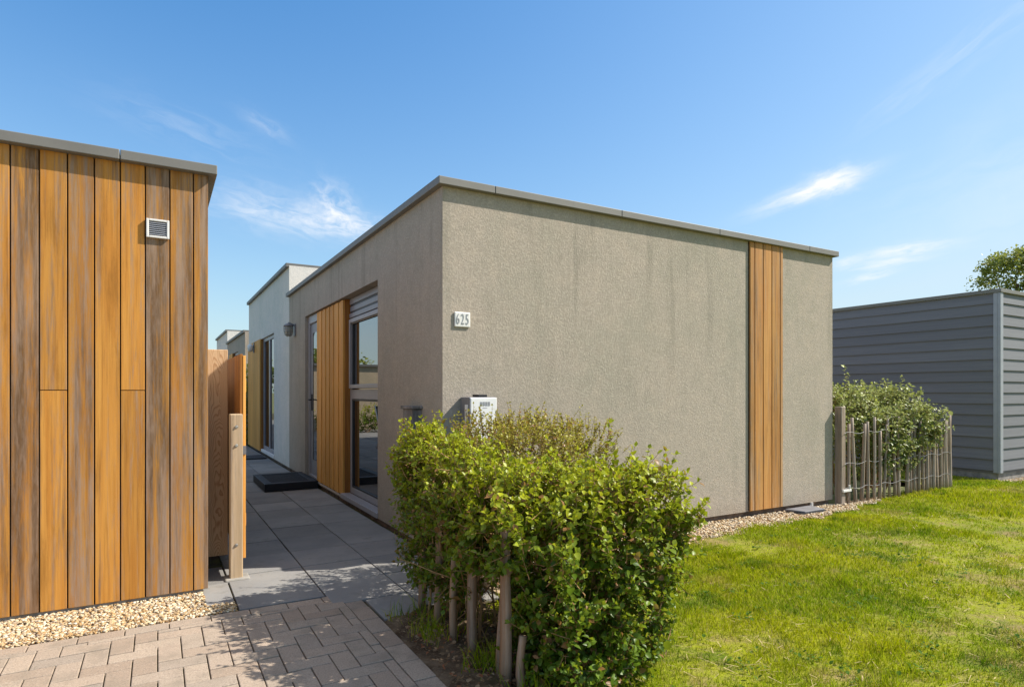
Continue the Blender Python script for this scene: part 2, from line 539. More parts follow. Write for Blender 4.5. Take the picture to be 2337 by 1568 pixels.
def mesh_obj(name, verts, faces, mat, parent=None, smooth=False, attrs=None):
    """one linked mesh object; verts are world coordinates (moved to the parent's frame)"""
    verts = np.asarray(verts, dtype=np.float64)
    me = bpy.data.meshes.new(name)
    o = bpy.data.objects.new(name, me)
    COL.objects.link(o)
    if parent is not None:
        o.parent = parent
        off = np.array(wloc(parent))
    else:                                        # origin at the base centre
        lo, hi = verts.min(0), verts.max(0)
        off = np.array([(lo[0] + hi[0]) / 2, (lo[1] + hi[1]) / 2, lo[2]])
        o.location = off
    verts = verts - off
    if isinstance(faces, np.ndarray):
        nv, (nf, k) = len(verts), faces.shape
        me.vertices.add(nv)
        me.vertices.foreach_set('co', verts.astype(np.float32).ravel())
        me.loops.add(nf * k)
        me.loops.foreach_set('vertex_index', faces.astype(np.int32).ravel())
        me.polygons.add(nf)
        me.polygons.foreach_set('loop_start', np.arange(0, nf * k, k, dtype=np.int32))
        me.update(calc_edges=True)
    else:
        me.from_pydata([tuple(v) for v in verts], [], faces)
        me.update()
    me.materials.append(mat)
    if attrs:
        for an, vals in attrs.items():
            a = me.attributes.new(an, 'FLOAT', 'POINT')
            a.data.foreach_set('value', np.asarray(vals, dtype=np.float32))
    if smooth:
        me.polygons.foreach_set('use_smooth', np.ones(len(me.polygons), dtype=bool))
    return o


class MB:
    def __init__(self):
        self.v, self.f, self.a = [], [], []

    def add(self, vs, fs, w=0.0):
        b = len(self.v)
        self.v += [tuple(p) for p in vs]
        self.a += [w] * len(vs)
        self.f += [tuple(b + i for i in q) for q in fs]

    def box(self, x0, x1, y0, y1, z0, z1, w=0.0):
        x0, x1 = sorted((x0, x1)); y0, y1 = sorted((y0, y1)); z0, z1 = sorted((z0, z1))
        self.add([(x0, y0, z0), (x1, y0, z0), (x1, y1, z0), (x0, y1, z0), (x0, y0, z1), (x1, y0, z1), (x1, y1, z1), (x0, y1, z1)],
                 [(0, 3, 2, 1), (4, 5, 6, 7), (0, 1, 5, 4), (1, 2, 6, 5), (2, 3, 7, 6), (3, 0, 4, 7)], w)

    def tube(self, pts, rad, n=8, cap=True, w=0.0):
        pts = [Vector(p) for p in pts]
        rs = rad if isinstance(rad, (list, tuple)) else [rad] * len(pts)
        vs, fs = [], []
        ref = None
        for i, p in enumerate(pts):
            d = (pts[min(i + 1, len(pts) - 1)] - pts[max(i - 1, 0)]).normalized()
            if ref is None:
                ref = d.orthogonal().normalized()
            u = (ref - d * ref.dot(d)).normalized()
            ref = u
            s = d.cross(u)
            for k in range(n):
                a = 2 * math.pi * k / n
                vs.append(p + (u * math.cos(a) + s * math.sin(a)) * rs[i])
        for i in range(len(pts) - 1):
            for k in range(n):
                k2 = (k + 1) % n
                fs.append((i * n + k, i * n + k2, (i + 1) * n + k2, (i + 1) * n + k))
        if cap:
            fs.append(tuple(range(n))[::-1])
            fs.append(tuple((len(pts) - 1) * n + k for k in range(n)))
        self.add(vs, fs, w)

    def lathe(self, c, prof, n=20, axis='z'):
        """prof: (radius, height) pairs"""
        vs, fs = [], []
        for r, h in prof:
            for k in range(n):
                a = 2 * math.pi * k / n
                q = (r * math.cos(a), r * math.sin(a), h)
                if axis == 'x':
                    q = (h, r * math.cos(a), r * math.sin(a))
                vs.append((c[0] + q[0], c[1] + q[1], c[2] + q[2]))
        for i in range(len(prof) - 1):
            for k in range(n):
                k2 = (k + 1) % n
                fs.append((i * n + k, i * n + k2, (i + 1) * n + k2, (i + 1) * n + k))
        fs.append(tuple(range(n))[::-1])
        fs.append(tuple((len(prof) - 1) * n + k for k in range(n)))
        self.add(vs, fs)

    def build(self, name, mat, parent=None, bevel=0.0, smooth=False):
        o = mesh_obj(name, self.v, self.f, mat, parent, smooth, {'weather': self.a})
        if bevel:
            b = o.modifiers.new('bevel', 'BEVEL')
            b.width = bevel
            b.segments = 2
            b.limit_method = 'ANGLE'
        return o


def tag(o, label=None, cat=None, group=None, kind=None):
    if label:
        o['label'] = label
    if cat:
        o['category'] = cat
    if group:
        o['group'] = group
    if kind:
        o['kind'] = kind
    return o


def thing(name, loc, label, cat, group=None):
    o = bpy.data.objects.new(name, None)
    o.empty_display_size = 0.2
    COL.objects.link(o)
    o.location = loc
    return tag(o, label, cat, group)


def box_obj(name, dims, mat, parent=None, bevel=0.0, w=0.0):
    b = MB()
    b.box(*dims, w=w)
    return b.build(name, mat, parent, bevel)


def wall_shell(mb, x0, x1, y0, y1, z0, z1, openings=(), depth=0.13):
    """outer skin of a box-shaped house; openings on the x0 side: (ya, yb, za, zb), each with reveals"""
    def quad(a, b, c, d):
        mb.add([a, b, c, d], [(0, 1, 2, 3)])
    quad((x0, y0, z0), (x1, y0, z0), (x1, y0, z1), (x0, y0, z1))
    quad((x1, y0, z0), (x1, y1, z0), (x1, y1, z1), (x1, y0, z1))
    quad((x1, y1, z0), (x0, y1, z0), (x0, y1, z1), (x1, y1, z1))
    ys = sorted({y0, y1, *[o[0] for o in openings], *[o[1] for o in openings]})
    zs = sorted({z0, z1, *[o[2] for o in openings], *[o[3] for o in openings]})
    for a, b in zip(ys, ys[1:]):
        for c, d in zip(zs, zs[1:]):
            if any(o[0] - 1e-6 <= a and b <= o[1] + 1e-6 and o[2] - 1e-6 <= c and d <= o[3] + 1e-6 for o in openings):
                continue
            quad((x0, b, c), (x0, a, c), (x0, a, d), (x0, b, d))
    for ya, yb, za, zb in openings:
        xd = x0 + depth
        quad((x0, ya, za), (x0, yb, za), (xd, yb, za), (xd, ya, za))
        quad((x0, yb, zb), (x0, ya, zb), (xd, ya, zb), (xd, yb, zb))
        quad((x0, ya, zb), (x0, ya, za), (xd, ya, za), (xd, ya, zb))
        quad((x0, yb, za), (x0, yb, zb), (xd, yb, zb), (xd, yb, za))
        quad((xd + 0.05, yb + .02, za), (xd + 0.05, ya - .02, za), (xd + 0.05, ya - .02, zb), (xd + 0.05, yb + .02, zb))


def roof_trim(parent, x0, x1, y0, y1, ztop, oh=0.05, h=0.06, joints_x=(), joints_y=()):
    """metal edge trim round a flat roof, in lengths that butt with fine joints, and the roof deck inside it"""
    t = MB()
    X0, X1, Y0, Y1 = x0 - oh, x1 + oh, y0 - oh, y1 + oh
    wd = 0.22
    g = 0.0022
    xs = [X0, *joints_x, X1]
    for a, b in zip(xs, xs[1:]):
        t.box(a + (g if a != X0 else 0), b - (g if b != X1 else 0), Y0, Y0 + wd, ztop - h, ztop)
    t.box(X0, X1, Y1 - wd, Y1, ztop - h, ztop)
    ys = [Y0 + wd, *joints_y, Y1 - wd]
    for a, b in zip(ys, ys[1:]):
        t.box(X0, X0 + wd, a + (g if a != ys[0] else 0), b - (g if b != ys[-1] else 0), ztop - h, ztop)
    t.box(X1 - wd, X1, Y0 + wd, Y1 - wd, ztop - h, ztop)
    t.build('roof_edge', M['cap'], parent, 0.004)
    d = MB()
    d.box(X0 + wd, X1 - wd, Y0 + wd, Y1 - wd, ztop - h + 0.01, ztop - 0.025)
    d.build('roof', M['deck'], parent)


def ring(mb, x0, x1, ya, yb, za, zb, w):
    """rectangular frame in a x = const plane"""
    mb.box(x0, x1, ya, ya + w, za, zb)
    mb.box(x0, x1, yb - w, yb, za, zb)
    mb.box(x0, x1, ya + w, yb - w, za, za + w)
    mb.box(x0, x1, ya + w, yb - w, zb - w, zb)


def vboards(mb, along, a0, a1, plane0, plane1, z0, z1, edges=None, n=8, gap=0.006, weathers=None):
    es = edges or [a0 + (a1 - a0) * i / n for i in range(n + 1)]
    for i, (a, b) in enumerate(zip(es, es[1:])):
        w = weathers[i] if weathers else random.uniform(0, 0.5)
        if along == 'x':
            mb.box(a + gap / 2, b - gap / 2, plane0, plane1, z0, z1, w)
        else:
            mb.box(plane0, plane1, a + gap / 2, b - gap / 2, z0, z1, w)


# ------------------------------------------------------------------ ground, paths, lawn (the setting)
def sheet(name, pts, z, mat, kind='structure'):
    o = mesh_obj(name, [(x, y, z) for x, y in pts], [tuple(range(len(pts)))], mat)
    return tag(o, kind=kind)


sheet('ground', [(-900, -900), (900, -900), (900, 900), (-900, 900)], -0.06, M['ground'])


def grass_edge(x):
    """y of the lawn's far edge"""
    x = np.asarray(x, dtype=float)
    e = np.interp(x, [1.1, 2.0, 3.4, 4.3, 5.6, 6.6, 7.2, 7.8, 9.3, 9.45, 10.72, 10.74, 12, 40],
                  [3.35, 3.5, 3.85, 3.93, 4.0, 4.08, 4.2, 4.34, 4.4, 8.0, 8.0, 4.05, 4.02, 4.02])
    return e + 0.035 * np.sin(x * 9.1) + 0.025 * np.sin(x * 23.7 + 1)


def lawn_left(y):
    """x of the lawn's near-side edge: beside the planting bed"""
    y = np.asarray(y, dtype=float)
    return np.interp(y, [-12, 1.5, 2.2, 3.3, 5], [1.66, 1.68, 1.72, 1.78, 1.9])


def lawn_h(x, y):
    return 0.012 * np.sin(x * 1.3 + 0.4 * y) + 0.010 * np.sin(y * 1.9 - x * 0.6) + 0.006 * np.sin(x * 4.1) * np.sin(y * 3.7)


# lawn sheet: rows of columns between lawn_left .. 30 and -12 .. edge
xs_l = np.concatenate([np.arange(1.1, 13, 0.1), np.arange(13, 41, 1.0)])
V, F = [], []
NYL = 60
for i, x in enumerate(xs_l):
    e = float(grass_edge(x))
    for j in range(NYL + 1):
        y = -14 + (e + 14) * (j / NYL) ** 0.5
        V.append((x, y, float(lawn_h(x, y)) - 0.012 - (0.09 if x < lawn_left(y) - 0.05 else 0)))
for i in range(len(xs_l) - 1):
    for j in range(NYL):
        a = i * (NYL + 1) + j
        F.append((a, a + NYL + 1, a + NYL + 2, a + 1))
tag(mesh_obj('lawn', V, F, M['lawn'], smooth=True), kind='structure')

# planting bed under the hedge, slightly mounded
V, F = [], []
nx, ny = 24, 60
for i in range(nx + 1):
    for j in range(ny + 1):
        x = 1.115 + 0.66 * i / nx
        y = -2 + 5.42 * j / ny
        e = min(i, nx - i, 3) / 3
        V.append((x, y, -0.02 + 0.05 * e * (0.5 + 0.5 * math.sin(x * 7 + y * 3)) + 0.012 * math.sin(x * 31) * math.sin(y * 27)))
for i in range(nx):
    for j in range(ny):
        a = i * (ny + 1) + j
        F.append((a, a + ny + 1, a + ny + 2, a + 1))
tag(mesh_obj('planting_bed', V, F, M['soil'], smooth=True), kind='structure')

# slab path along the passage
sheet('path_bed', [(-0.2, 3.4), (1.93, 3.4), (1.93, 40), (-0.2, 40)], -0.016, M['joint'])
slabs = MB()
xj = [0.42, 0.93, 1.405, 1.885]
for ci, (a, b) in enumerate(zip(xj, xj[1:])):
    y = 3.41 if ci else 3.99
    ys = ([3.41, 3.80] if ci == 1 else ([3.42, 3.80] if ci == 2 else [3.995])) + [4.265 + 0.485 * k for k in range(44)]
    for y0, y1 in zip(ys, ys[1:]):
        xa = max(a, 1.125) if y1 < 4.0 else a
        dz = random.uniform(-0.003, 0.0025)
        slabs.box(xa + 0.004, b - 0.004, y0 + 0.004, y1 - 0.004, -0.045, dz)
slabs.box(0.255, 0.412, 4.17, 4.60, -0.045, 0.001)
slabs.box(0.255, 0.412, 4.61, 5.05, -0.045, -0.002)
for k in range(60):
    for q in range(8):                            # the terrace behind the timber house
        if k * 0.485 + 11.05 < 30:
            slabs.box(0.416 - 0.485 * (q + 1) + 0.004, 0.416 - 0.485 * q - 0.004, 11.05 + 0.485 * k + .004, 11.05 + 0.485 * (k + 1) - .004, -0.045, random.uniform(-.002, .002))
tag(slabs.build('slab_path', M['slab'], bevel=0.003), kind='structure')
sheet('terrace_bed', [(-3.7, 10.95), (-0.2, 10.95), (-0.2, 40), (-3.7, 40)], -0.014, M['joint'])

# block paving: herringbone with a stretcher border
sheet('paving_bed', [(-9, -9), (1.112, -9), (1.112, 3.985), (-9, 3.985)], -0.015, M['joint'])
pav = MB()
L = 0.210
Bw = L / 2
g = 0.0024


def block(x0, x1, y0, y1):
    dz = random.uniform(-0.003, 0.002)
    pav.box(x0 + g, x1 - g, y0 + g, y1 - g, -0.05, dz)


bx1, by1 = 1.0, 3.98 - Bw
xx = 1.0
x = 1.0 - Bw
while x > -3.2:                                   # border along the slabs and gravel
    block(max(x - L, -3.2), x, by1, 3.98)
    x -= L
block(1.0 - Bw, 1.112, by1, 3.98)
y = by1
while y > -1.5:                                   # border along the bed
    block(1.0, 1.112, y - L, y)
    y -= L
X_L, Y_B = -3.2, -1.5
for i in range(-60, 60):
    for j in range(-60, 60):
        if (i - j) % 4 == 0:
            r = (i * Bw, (i + 2) * Bw, j * Bw, (j + 1) * Bw)
        elif (i - j) % 4 == 3:
            r = (i * Bw, (i + 1) * Bw, j * Bw, (j + 2) * Bw)
        else:
            continue
        ox, oy = 0.104, 0.052
        x0, x1, y0, y1 = r[0] + ox, r[1] + ox, r[2] + oy, r[3] + oy
        x0, x1, y0, y1 = max(x0, X_L), min(x1, bx1), max(y0, Y_B), min(y1, by1)
        if x1 - x0 > 0.02 and y1 - y0 > 0.02:
            block(x0, x1, y0, y1)
tag(pav.build('block_paving', M['paver'], bevel=0.0035), kind='structure')
bigpav = MB()
bigpav.box(-9, -3.21, -9, 3.98, -0.05, -0.001)
bigpav.box(-3.2, 1.112, -9, -1.51, -0.05, -0.001)
tag(bigpav.build('paving_extension', M['paver']), kind='structure')

# gravel strips
sheet('gravel_bed', [(-9, 3.986), (0.415, 3.986), (0.415, 4.17), (0.25, 4.17), (0.25, 4.5), (-9, 4.5)], -0.013, M['gravel_bed'])
sheet('gravel_bed', [(1.95, 3.2), (11.2, 3.2), (11.2, 4.42), (1.95, 4.42)], -0.032, M['gravel_bed'])
sheet('gravel_bed', [(10.6, 3.2), (40, 3.2), (40, 4.42), (10.6, 4.42)], -0.028, M['gravel_bed'])

ico_t = (1 + 5 ** .5) / 2
ICO_V = np.array([(-1, ico_t, 0), (1, ico_t, 0), (-1, -ico_t, 0), (1, -ico_t, 0), (0, -1, ico_t), (0, 1, ico_t), (0, -1, -ico_t), (0, 1, -ico_t),
                  (ico_t, 0, -1), (ico_t, 0, 1), (-ico_t, 0, -1), (-ico_t, 0, 1)]) / math.sqrt(1 + ico_t ** 2)
ICO_F = np.array([(0, 11, 5), (0, 5, 1), (0, 1, 7), (0, 7, 10), (0, 10, 11), (1, 5, 9), (5, 11, 4), (11, 10, 2), (10, 7, 6), (7, 1, 8),
                  (3, 9, 4), (3, 4, 2), (3, 2, 6), (3, 6, 8), (3, 8, 9), (4, 9, 5), (2, 4, 11), (6, 2, 10), (8, 6, 7), (9, 8, 1)])


def pebbles(name, pos, size):
    n = len(pos)
    s = size[:, None] * RNG.uniform(0.6, 1.25, (n, 3)) * np.array([1, 1, 0.62])
    a = RNG.uniform(0, 2 * math.pi, n)
    v = ICO_V[None] * (1 + RNG.uniform(-0.18, 0.18, (n, 12, 1))) * s[:, None, :]
    ca, sa = np.cos(a)[:, None], np.sin(a)[:, None]
    x = v[..., 0] * ca - v[..., 1] * sa
    y = v[..., 0] * sa + v[..., 1] * ca
    v = np.stack([x, y, v[..., 2]], -1) + pos[:, None, :]
    f = ICO_F[None] + 12 * np.arange(n)[:, None, None]
    o = mesh_obj(name, v.reshape(-1, 3), f.reshape(-1, 3), M['pebble'], smooth=True)
    return tag(o, kind='stuff')


def scatter(n, x0, x1, y0, y1, z0, z1):
    return np.stack([RNG.uniform(x0, x1, n), RNG.uniform(y0, y1, n), RNG.uniform(z0, z1, n)], -1)


P = scatter(15000, -1.7, 0.41, 4.0, 4.47, -0.012, 0.003)
P = P[~((P[:, 0] > 0.25) & (P[:, 1] > 4.165))]
P[:, 2] += 0.02 * np.clip((P[:, 1] - 4.1) / 0.35, 0, 1) * (P[:, 0] < .25)
o = pebbles('gravel', P, RNG.uniform(0.006, 0.0125, len(P)))
tag(o, 'pale golden pebbles between the timber building and the block paving', 'gravel')
P = scatter(22000, 2.3, 7.9, 3.78, 4.36, -0.022, -0.004)
ge = grass_edge(P[:, 0])
P = P[P[:, 1] > ge - 0.06]
o = pebbles('gravel', P, RNG.uniform(0.008, 0.015, len(P)))
tag(o, 'beige pebble strip along the foot of the stucco bungalow', 'gravel')
P = scatter(5000, 10.75, 14.0, 3.9, 4.24, -0.02, 0.0)
o = pebbles('gravel', P, RNG.uniform(0.008, 0.016, len(P)))
tag(o, 'beige pebbles in front of the grey clapboard building', 'gravel')


# ------------------------------------------------------------------ stucco bungalow 625
BX0, BX1, BY0, BY1, BZ = 1.895, 6.85, 4.35, 10.70, 2.885
bung = thing('bungalow', (4.37, 7.5, 0), 'grey-beige stucco flat-roofed bungalow behind the hedge, with one vertical strip of amber boards', 'house')
wb = MB()
OPN = (5.955, 9.43, 0.06, 2.42)
wall_shell(wb, BX0, BX1, BY0, BY1, 0.045, BZ + 0.02, [OPN], 0.12)
wb.build('wall', M['stucco'], bung)
box_obj('plinth', (BX0 + 0.03, BX1 - 0.03, BY0 + 0.03, BY1 - 0.03, -0.05, 0.06), M['plinth_brown'], bung)
roof_trim(bung, BX0, BX1, BY0, BY1, 2.943, 0.05, 0.06, joints_x=[2.33, 3.63, 4.9, 6.35], joints_y=[7.4, 9.2])
# board strip on the street face
st = MB()
vboards(st, 'x', 0, 0, BY0 - 0.022, BY0 + 0.005, 0.05, 2.883, edges=[5.385, 5.46, 5.595, 5.735, 5.875, 5.925], gap=0.012,
        weathers=[0.5, 0.45, 0.1, 0.5, 0.7])
strip = st.build('board_strip', M['strip_wood'], bung, 0.003)
sb = MB()
sb.box(5.381, 5.929, BY0 - 0.006, BY0 + 0.004, 0.052, 2.88)
sb.build('backing', M['dark_wood'], strip)
# window by the street
XF = BX0 + 0.105
XW = XF + 0.05
wf = MB()
ring(wf, XW - 0.05, XW, 5.957, 7.35, 0.10, 2.18, 0.07)
wf.box(XW - 0.05, XW, 6.027, 7.29, 1.22, 1.33)
ring(wf, XW - 0.072, XW - 0.052, 6.000, 7.33, 1.345, 2.165, 0.045)
win = wf.build('window', M['frame'], bung, 0.004)
tag(win, 'full-height grey window with a roller shutter box')
pb = MB()
pb.box(XW - 0.030, XW - 0.02, 6.0, 7.33, 1.3, 2.15)
pb.box(XW - 0.030, XW - 0.02, 6.0, 7.33, 0.14, 1.25)
pb.build('pane', M['glass'], win)
gk = MB()
ring(gk, XW - 0.045, XW - 0.031, 6.042, 7.288, 1.372, 2.13, 0.02)
ring(gk, XW - 0.045, XW - 0.031, 6.028, 7.288, 0.172, 1.218, 0.02)
gk.build('gasket', M['frame_dark'], win)
sh = MB()
sh.box(XW - 0.03, XW, 5.96, 7.35, 2.185, 2.415)
for z0, z1, d in ((2.345, 2.412, 0.055), (2.262, 2.318, 0.05), (2.185, 2.235, 0.06)):
    sh.box(XW - d, XW - 0.031, 5.96, 7.35, z0, z1)
sh.build('shutter_box', M['door'], win, 0.003)
gr = MB()
gr.box(XW - 0.045, XW - 0.032, 5.96, 7.35, 2.235, 2.262)
gr.box(XW - 0.045, XW - 0.032, 5.96, 7.35, 2.318, 2.345)
gr.build('shutter_slot', M['frame_dark'], win)
box_obj('sill', (BX0 - 0.012, XW - 0.052, 5.95, 7.35, 0.045, 0.098), M['frame'], win, 0.004)
# board panel
pn = MB()
pe = [7.372, 7.49, 7.60, 7.745, 7.86, 7.93, 8.06, 8.15, 8.27, 8.40, 8.50, 8.65, 8.81]
for i, (a, c) in enumerate(zip(pe, pe[1:])):
    pn.box(BX0 + 0.025 + (0.008 if i % 2 else 0.0), BX0 + 0.05, a + 0.006, c - 0.006, 0.065, 2.405, 0.2)
panel = pn.build('board_panel', M['panel_wood'], bung, 0.003)
pc = MB()
pc.box(BX0 + 0.0505, XW, 7.366, 8.815, 0.06, 2.412)
pc.build('panel_core', M['gate_wood'], panel)
# front door beyond the panel
dr = MB()
dr.box(XF - 0.035, XF - 0.005, 8.88, 9.35, 0.10, 2.30)
door = dr.build('door', M['door'], bung, 0.003)
df = MB()
df.box(XF - 0.06, XF, 9.352, 9.425, 0.065, 2.415)
df.box(XF - 0.06, XF, 8.82, 9.352, 2.302, 2.415)
df.box(XF - 0.06, XF, 8.82, 9.352, 0.065, 0.098)
df.build('door_frame', M['frame'], door, 0.004)
box_obj('pane', (XF - 0.042, XF - 0.036, 8.83, 9.20, 0.32, 2.16), M['glass'], door)
hb = MB()
hb.box(XF - 0.046, XF - 0.0355, 9.255, 9.295, 1.03, 1.27)
hb.tube([(XF - 0.04, 9.275, 1.19), (XF - 0.09, 9.275, 1.19), (XF - 0.092, 9.17, 1.185)], 0.010)
hb.build('handle', M['black_plastic'], door)

# house number
nr = thing('house_number_sign', (2.058, BY0, 1.865), 'small white plate with the grey numerals 625 on the stucco wall', 'sign')
pl = MB()
pl.box(1.991, 2.127, BY0 - 0.014, BY0 - 0.001, 1.806, 1.924)
pl.build('plate', M['white_plastic'], nr, 0.008)


def text_mesh(name, body, size, loc, parent, mat, sx=1.0, rotz=0.0, ext=0.0015):
    cu = bpy.data.curves.new(name, 'FONT')
    cu.body = body
    cu.size = size
    cu.align_x = 'CENTER'
    cu.align_y = 'CENTER'
    cu.extrude = ext
    cu.offset = -0.0012
    tmp = bpy.data.objects.new('tmp', cu)
    COL.objects.link(tmp)
    dg = bpy.context.evaluated_depsgraph_get()
    me = bpy.data.meshes.new_from_object(tmp.evaluated_get(dg))
    bpy.data.objects.remove(tmp)
    bpy.data.curves.remove(cu)
    mat4 = Matrix.Translation(Vector(loc) - wloc(parent)) @ Matrix.Rotation(rotz, 4, 'Z') @ Matrix.Rotation(math.radians(90), 4, 'X') @ Matrix.Diagonal((sx, 1, 1, 1))
    me.transform(mat4)
    me.materials.clear()
    me.materials.append(mat)
    o = bpy.data.objects.new(name, me)
    COL.objects.link(o)
    o.parent = parent
    return o


for ch, dx in (('6', -0.040), ('2', 0.0), ('5', 0.040)):
    text_mesh('numeral', ch, 0.118, (2.059 + dx, BY0 - 0.0155, 1.865), nr, M['grey_print'], 0.53)

# letterbox
lb = thing('letterbox', (2.16, 4.28, 0.94), 'white-fronted grey letterbox with small printed marks fixed to the stucco wall', 'letterbox')
b = MB()
b.box(2.044, 2.272, 4.19, BY0 - 0.002, 0.93, 1.262)
b.build('body', M['box_grey'], lb, 0.006)
b = MB()
b.box(2.047, 2.274, 4.172, 4.189, 0.932, 1.258)
front = b.build('front', M['white'], lb, 0.006)
b = MB()
b.box(2.125, 2.205, 4.20, 4.30, 1.2625, 1.282)
b.build('flap_hinge', M['black_plastic'], lb, 0.004)
b = MB()
b.box(2.0395, 2.0435, 4.208, 4.258, 0.96, 1.205)
side = b.build('side_plate', M['white_plastic'], lb, 0.001)
b = MB()
b.lathe((2.0388, 4.232, 1.135), [(0.010, 0.0), (0.010, 0.0005)], 12, 'x')
b.box(2.0383, 2.0393, 4.228, 4.240, 1.105, 1.13)
b.build('emblem', M['dark_print'], side)
b = MB()
for gi in range(4):
    x0 = 2.128 + gi * 0.0225
    for k in range(3):
        b.box(x0 + k * 0.0065, x0 + k * 0.0065 + 0.0042, 4.1708, 4.1718, 1.192 + (0.004 if (k + gi) % 2 else 0), 1.226)
    b.box(x0, x0 + 0.0172, 4.1706, 4.1716, 1.2055, 1.2095)
b.box(2.150, 2.19, 4.1708, 4.1718, 1.178, 1.181)
b.build('printed_mark', M['grey_print'], front)
b = MB()
b.box(2.128, 2.140, 4.1708, 4.1718, 1.085, 1.13)
b.box(2.141, 2.158, 4.1708, 4.1718, 1.119, 1.13)
b.box(2.141, 2.153, 4.1708, 4.1718, 1.10, 1.109)
b.build('printed_letter', M['dark_print'], front)

# wall lamp by the door
LX = BX0 - 0.105
lamp = thing('wall_lamp', (BX0, 10.18, 2.2), 'caged bulkhead wall lamp with a dark hood beside the bungalow door', 'lamp')
b = MB()
b.box(BX0 - 0.02, BX0 - 0.001, 10.12, 10.24, 2.19, 2.38)
b.tube([(BX0 - 0.02, 10.18, 2.36), (LX, 10.18, 2.395), (LX, 10.18, 2.37)], 0.016)
b.build('bracket', M['box_grey'], lamp, 0.003)
b = MB()
b.lathe((LX, 10.18, 2.335), [(0.070, 0.0), (0.076, 0.008), (0.072, 0.022), (0.04, 0.04), (0.02, 0.055)], 24)
b.build('hood', M['box_grey'], lamp, smooth=True)
b = MB()
b.lathe((LX, 10.18, 2.19), [(0.018, 0.0), (0.042, 0.015), (0.055, 0.06), (0.058, 0.143)], 24)
b.build('globe', M['lamp_glass'], lamp, smooth=True)
b = MB()
for z, r in ((2.21, 0.055), (2.26, 0.067), (2.30, 0.070)):
    b.tube([(LX + r * math.cos(a), 10.18 + r * math.sin(a), z) for a in [2 * math.pi * k / 20 for k in range(21)]], 0.0055, 6)
for k in range(6):
    a = math.pi * k / 3
    b.tube([(LX + r * math.cos(a), 10.18 + r * math.sin(a), z) for z, r in ((2.34, 0.070), (2.26, 0.067), (2.21, 0.055), (2.182, 0.02))], 0.005, 6)
b.build('cage', M['wire'], lamp)

# doorstep with mat
step = thing('doorstep', (1.54, 9.0, 0), 'black raised doorstep with an inset mat at the bungalow door', 'doorstep')
b = MB()
ring_pts = (1.20, 1.88, 8.50, 9.60)
b.box(1.20, 1.88, 8.50, 8.60, 0.003, 0.105)
b.box(1.20, 1.88, 9.50, 9.60, 0.003, 0.105)
b.box(1.20, 1.30, 8.601, 9.499, 0.003, 0.105)
b.box(1.80, 1.88, 8.601, 9.499, 0.003, 0.105)
b.build('step_frame', M['black_plastic'], step, 0.006)
b = MB()
b.box(1.302, 1.798, 8.602, 9.498, 0.004, 0.092)
for k in range(30):
    y0 = 8.61 + k * 0.0295
    b.box(1.306, 1.794, y0, y0 + 0.018, 0.0925, 0.1)
b.build('mat_ribs', M['black'], step)

# grey timber hose box and stake on the passage wall
hb_ = thing('wall_box', (BX0 - 0.05, 4.86, 0.5), 'narrow weathered grey slatted box fixed to the passage wall of the bungalow', 'box')
b = MB()
vboards(b, 'y', 4.77, 5.0, BX0 - 0.085, BX0 - 0.06, 0.62, 1.16, n=3, gap=0.008)
b.build('slat_front', M['weathered_grey'], hb_, 0.003)
box_obj('box_back', (BX0 - 0.0595, BX0 - 0.001, 4.775, 4.995, 0.625, 1.155), M['weathered_grey'], hb_, 0.002)
box_obj('box_lid', (BX0 - 0.10, BX0 - 0.001, 4.755, 5.015, 1.162, 1.185), M['weathered_grey'], hb_, 0.003)
b = MB()
b.box(1.815, 1.86, 4.74, 4.79, 0.0, 0.34)
tag(b.build('stake', M['post_wood'], bevel=0.004), 'short pale wooden stake standing on the slabs against the passage wall', 'stake')

# ------------------------------------------------------------------ timber building on the left
TX1, TY0, TY1, TZ = 0.28, 4.40, 10.6, 2.69
shed = thing('timber_building', (-3.2, 7.5, 0), 'flat-roofed building clad in tall amber boards with grey weathering', 'house')
edges = [-0.72 - 0.1305 * k for k in range(46, 0, -1)] + [-0.72, -0.589, -0.457, -0.327, -0.197, -0.067, 0.065, 0.196, 0.28]
nb = len(edges) - 1
wts = [random.choice([0.1, 0.2, 0.5, 0.9, 0.35]) for _ in range(nb)]
wts[-9:] = [0.55, 1.0, 0.36, 0.66, 0.30, 0.26, 1.0, 0.68, 0.85]
cb = MB()
for i, (a, c) in enumerate(zip(edges, edges[1:])):
    z0, z1 = 0.038, TZ + 0.002
    k = nb - i
    yy = TY0 + random.uniform(-0.0015, 0.0015)
    right = c - (0.0035 if i < nb - 1 else 0.0)
    if k in (7, 4):
        cb.box(a + 0.0035, right, yy, yy + 0.022, z0, 1.308, wts[i] * 0.8)
        cb.box(a + 0.0035, right, yy - 0.001, yy + 0.021, 1.3125, z1, wts[i])
    else:
        cb.box(a + 0.0035, right, yy, yy + 0.022, z0, z1, wts[i])
cb.box(TX1 - 0.022, TX1, TY0 + 0.0235, TY0 + 0.12, 0.038, TZ + 0.002, 0.5)
cb.build('cladding', M['cladding'], shed, 0.0025)
box_obj('wall_core', (-6.72, TX1 - 0.024, TY0 + 0.024, TY1, 0.037, TZ + 0.01), M['dark_wood'], shed)
box_obj('side_wall', (TX1 - 0.0235, TX1 - 0.004, TY0 + 0.1205, TY1, 0.038, TZ + 0.002), M['stucco'], shed)
box_obj('plinth', (-6.7, TX1 - 0.03, TY0 + 0.012, TY1 - 0.03, -0.05, 0.0365), M['plinth'], shed)
roof_trim(shed, -6.72, TX1, TY0, TY1, 2.752, 0.05, 0.06, joints_x=[-4.2, -2.2, -0.197], joints_y=[7.2])

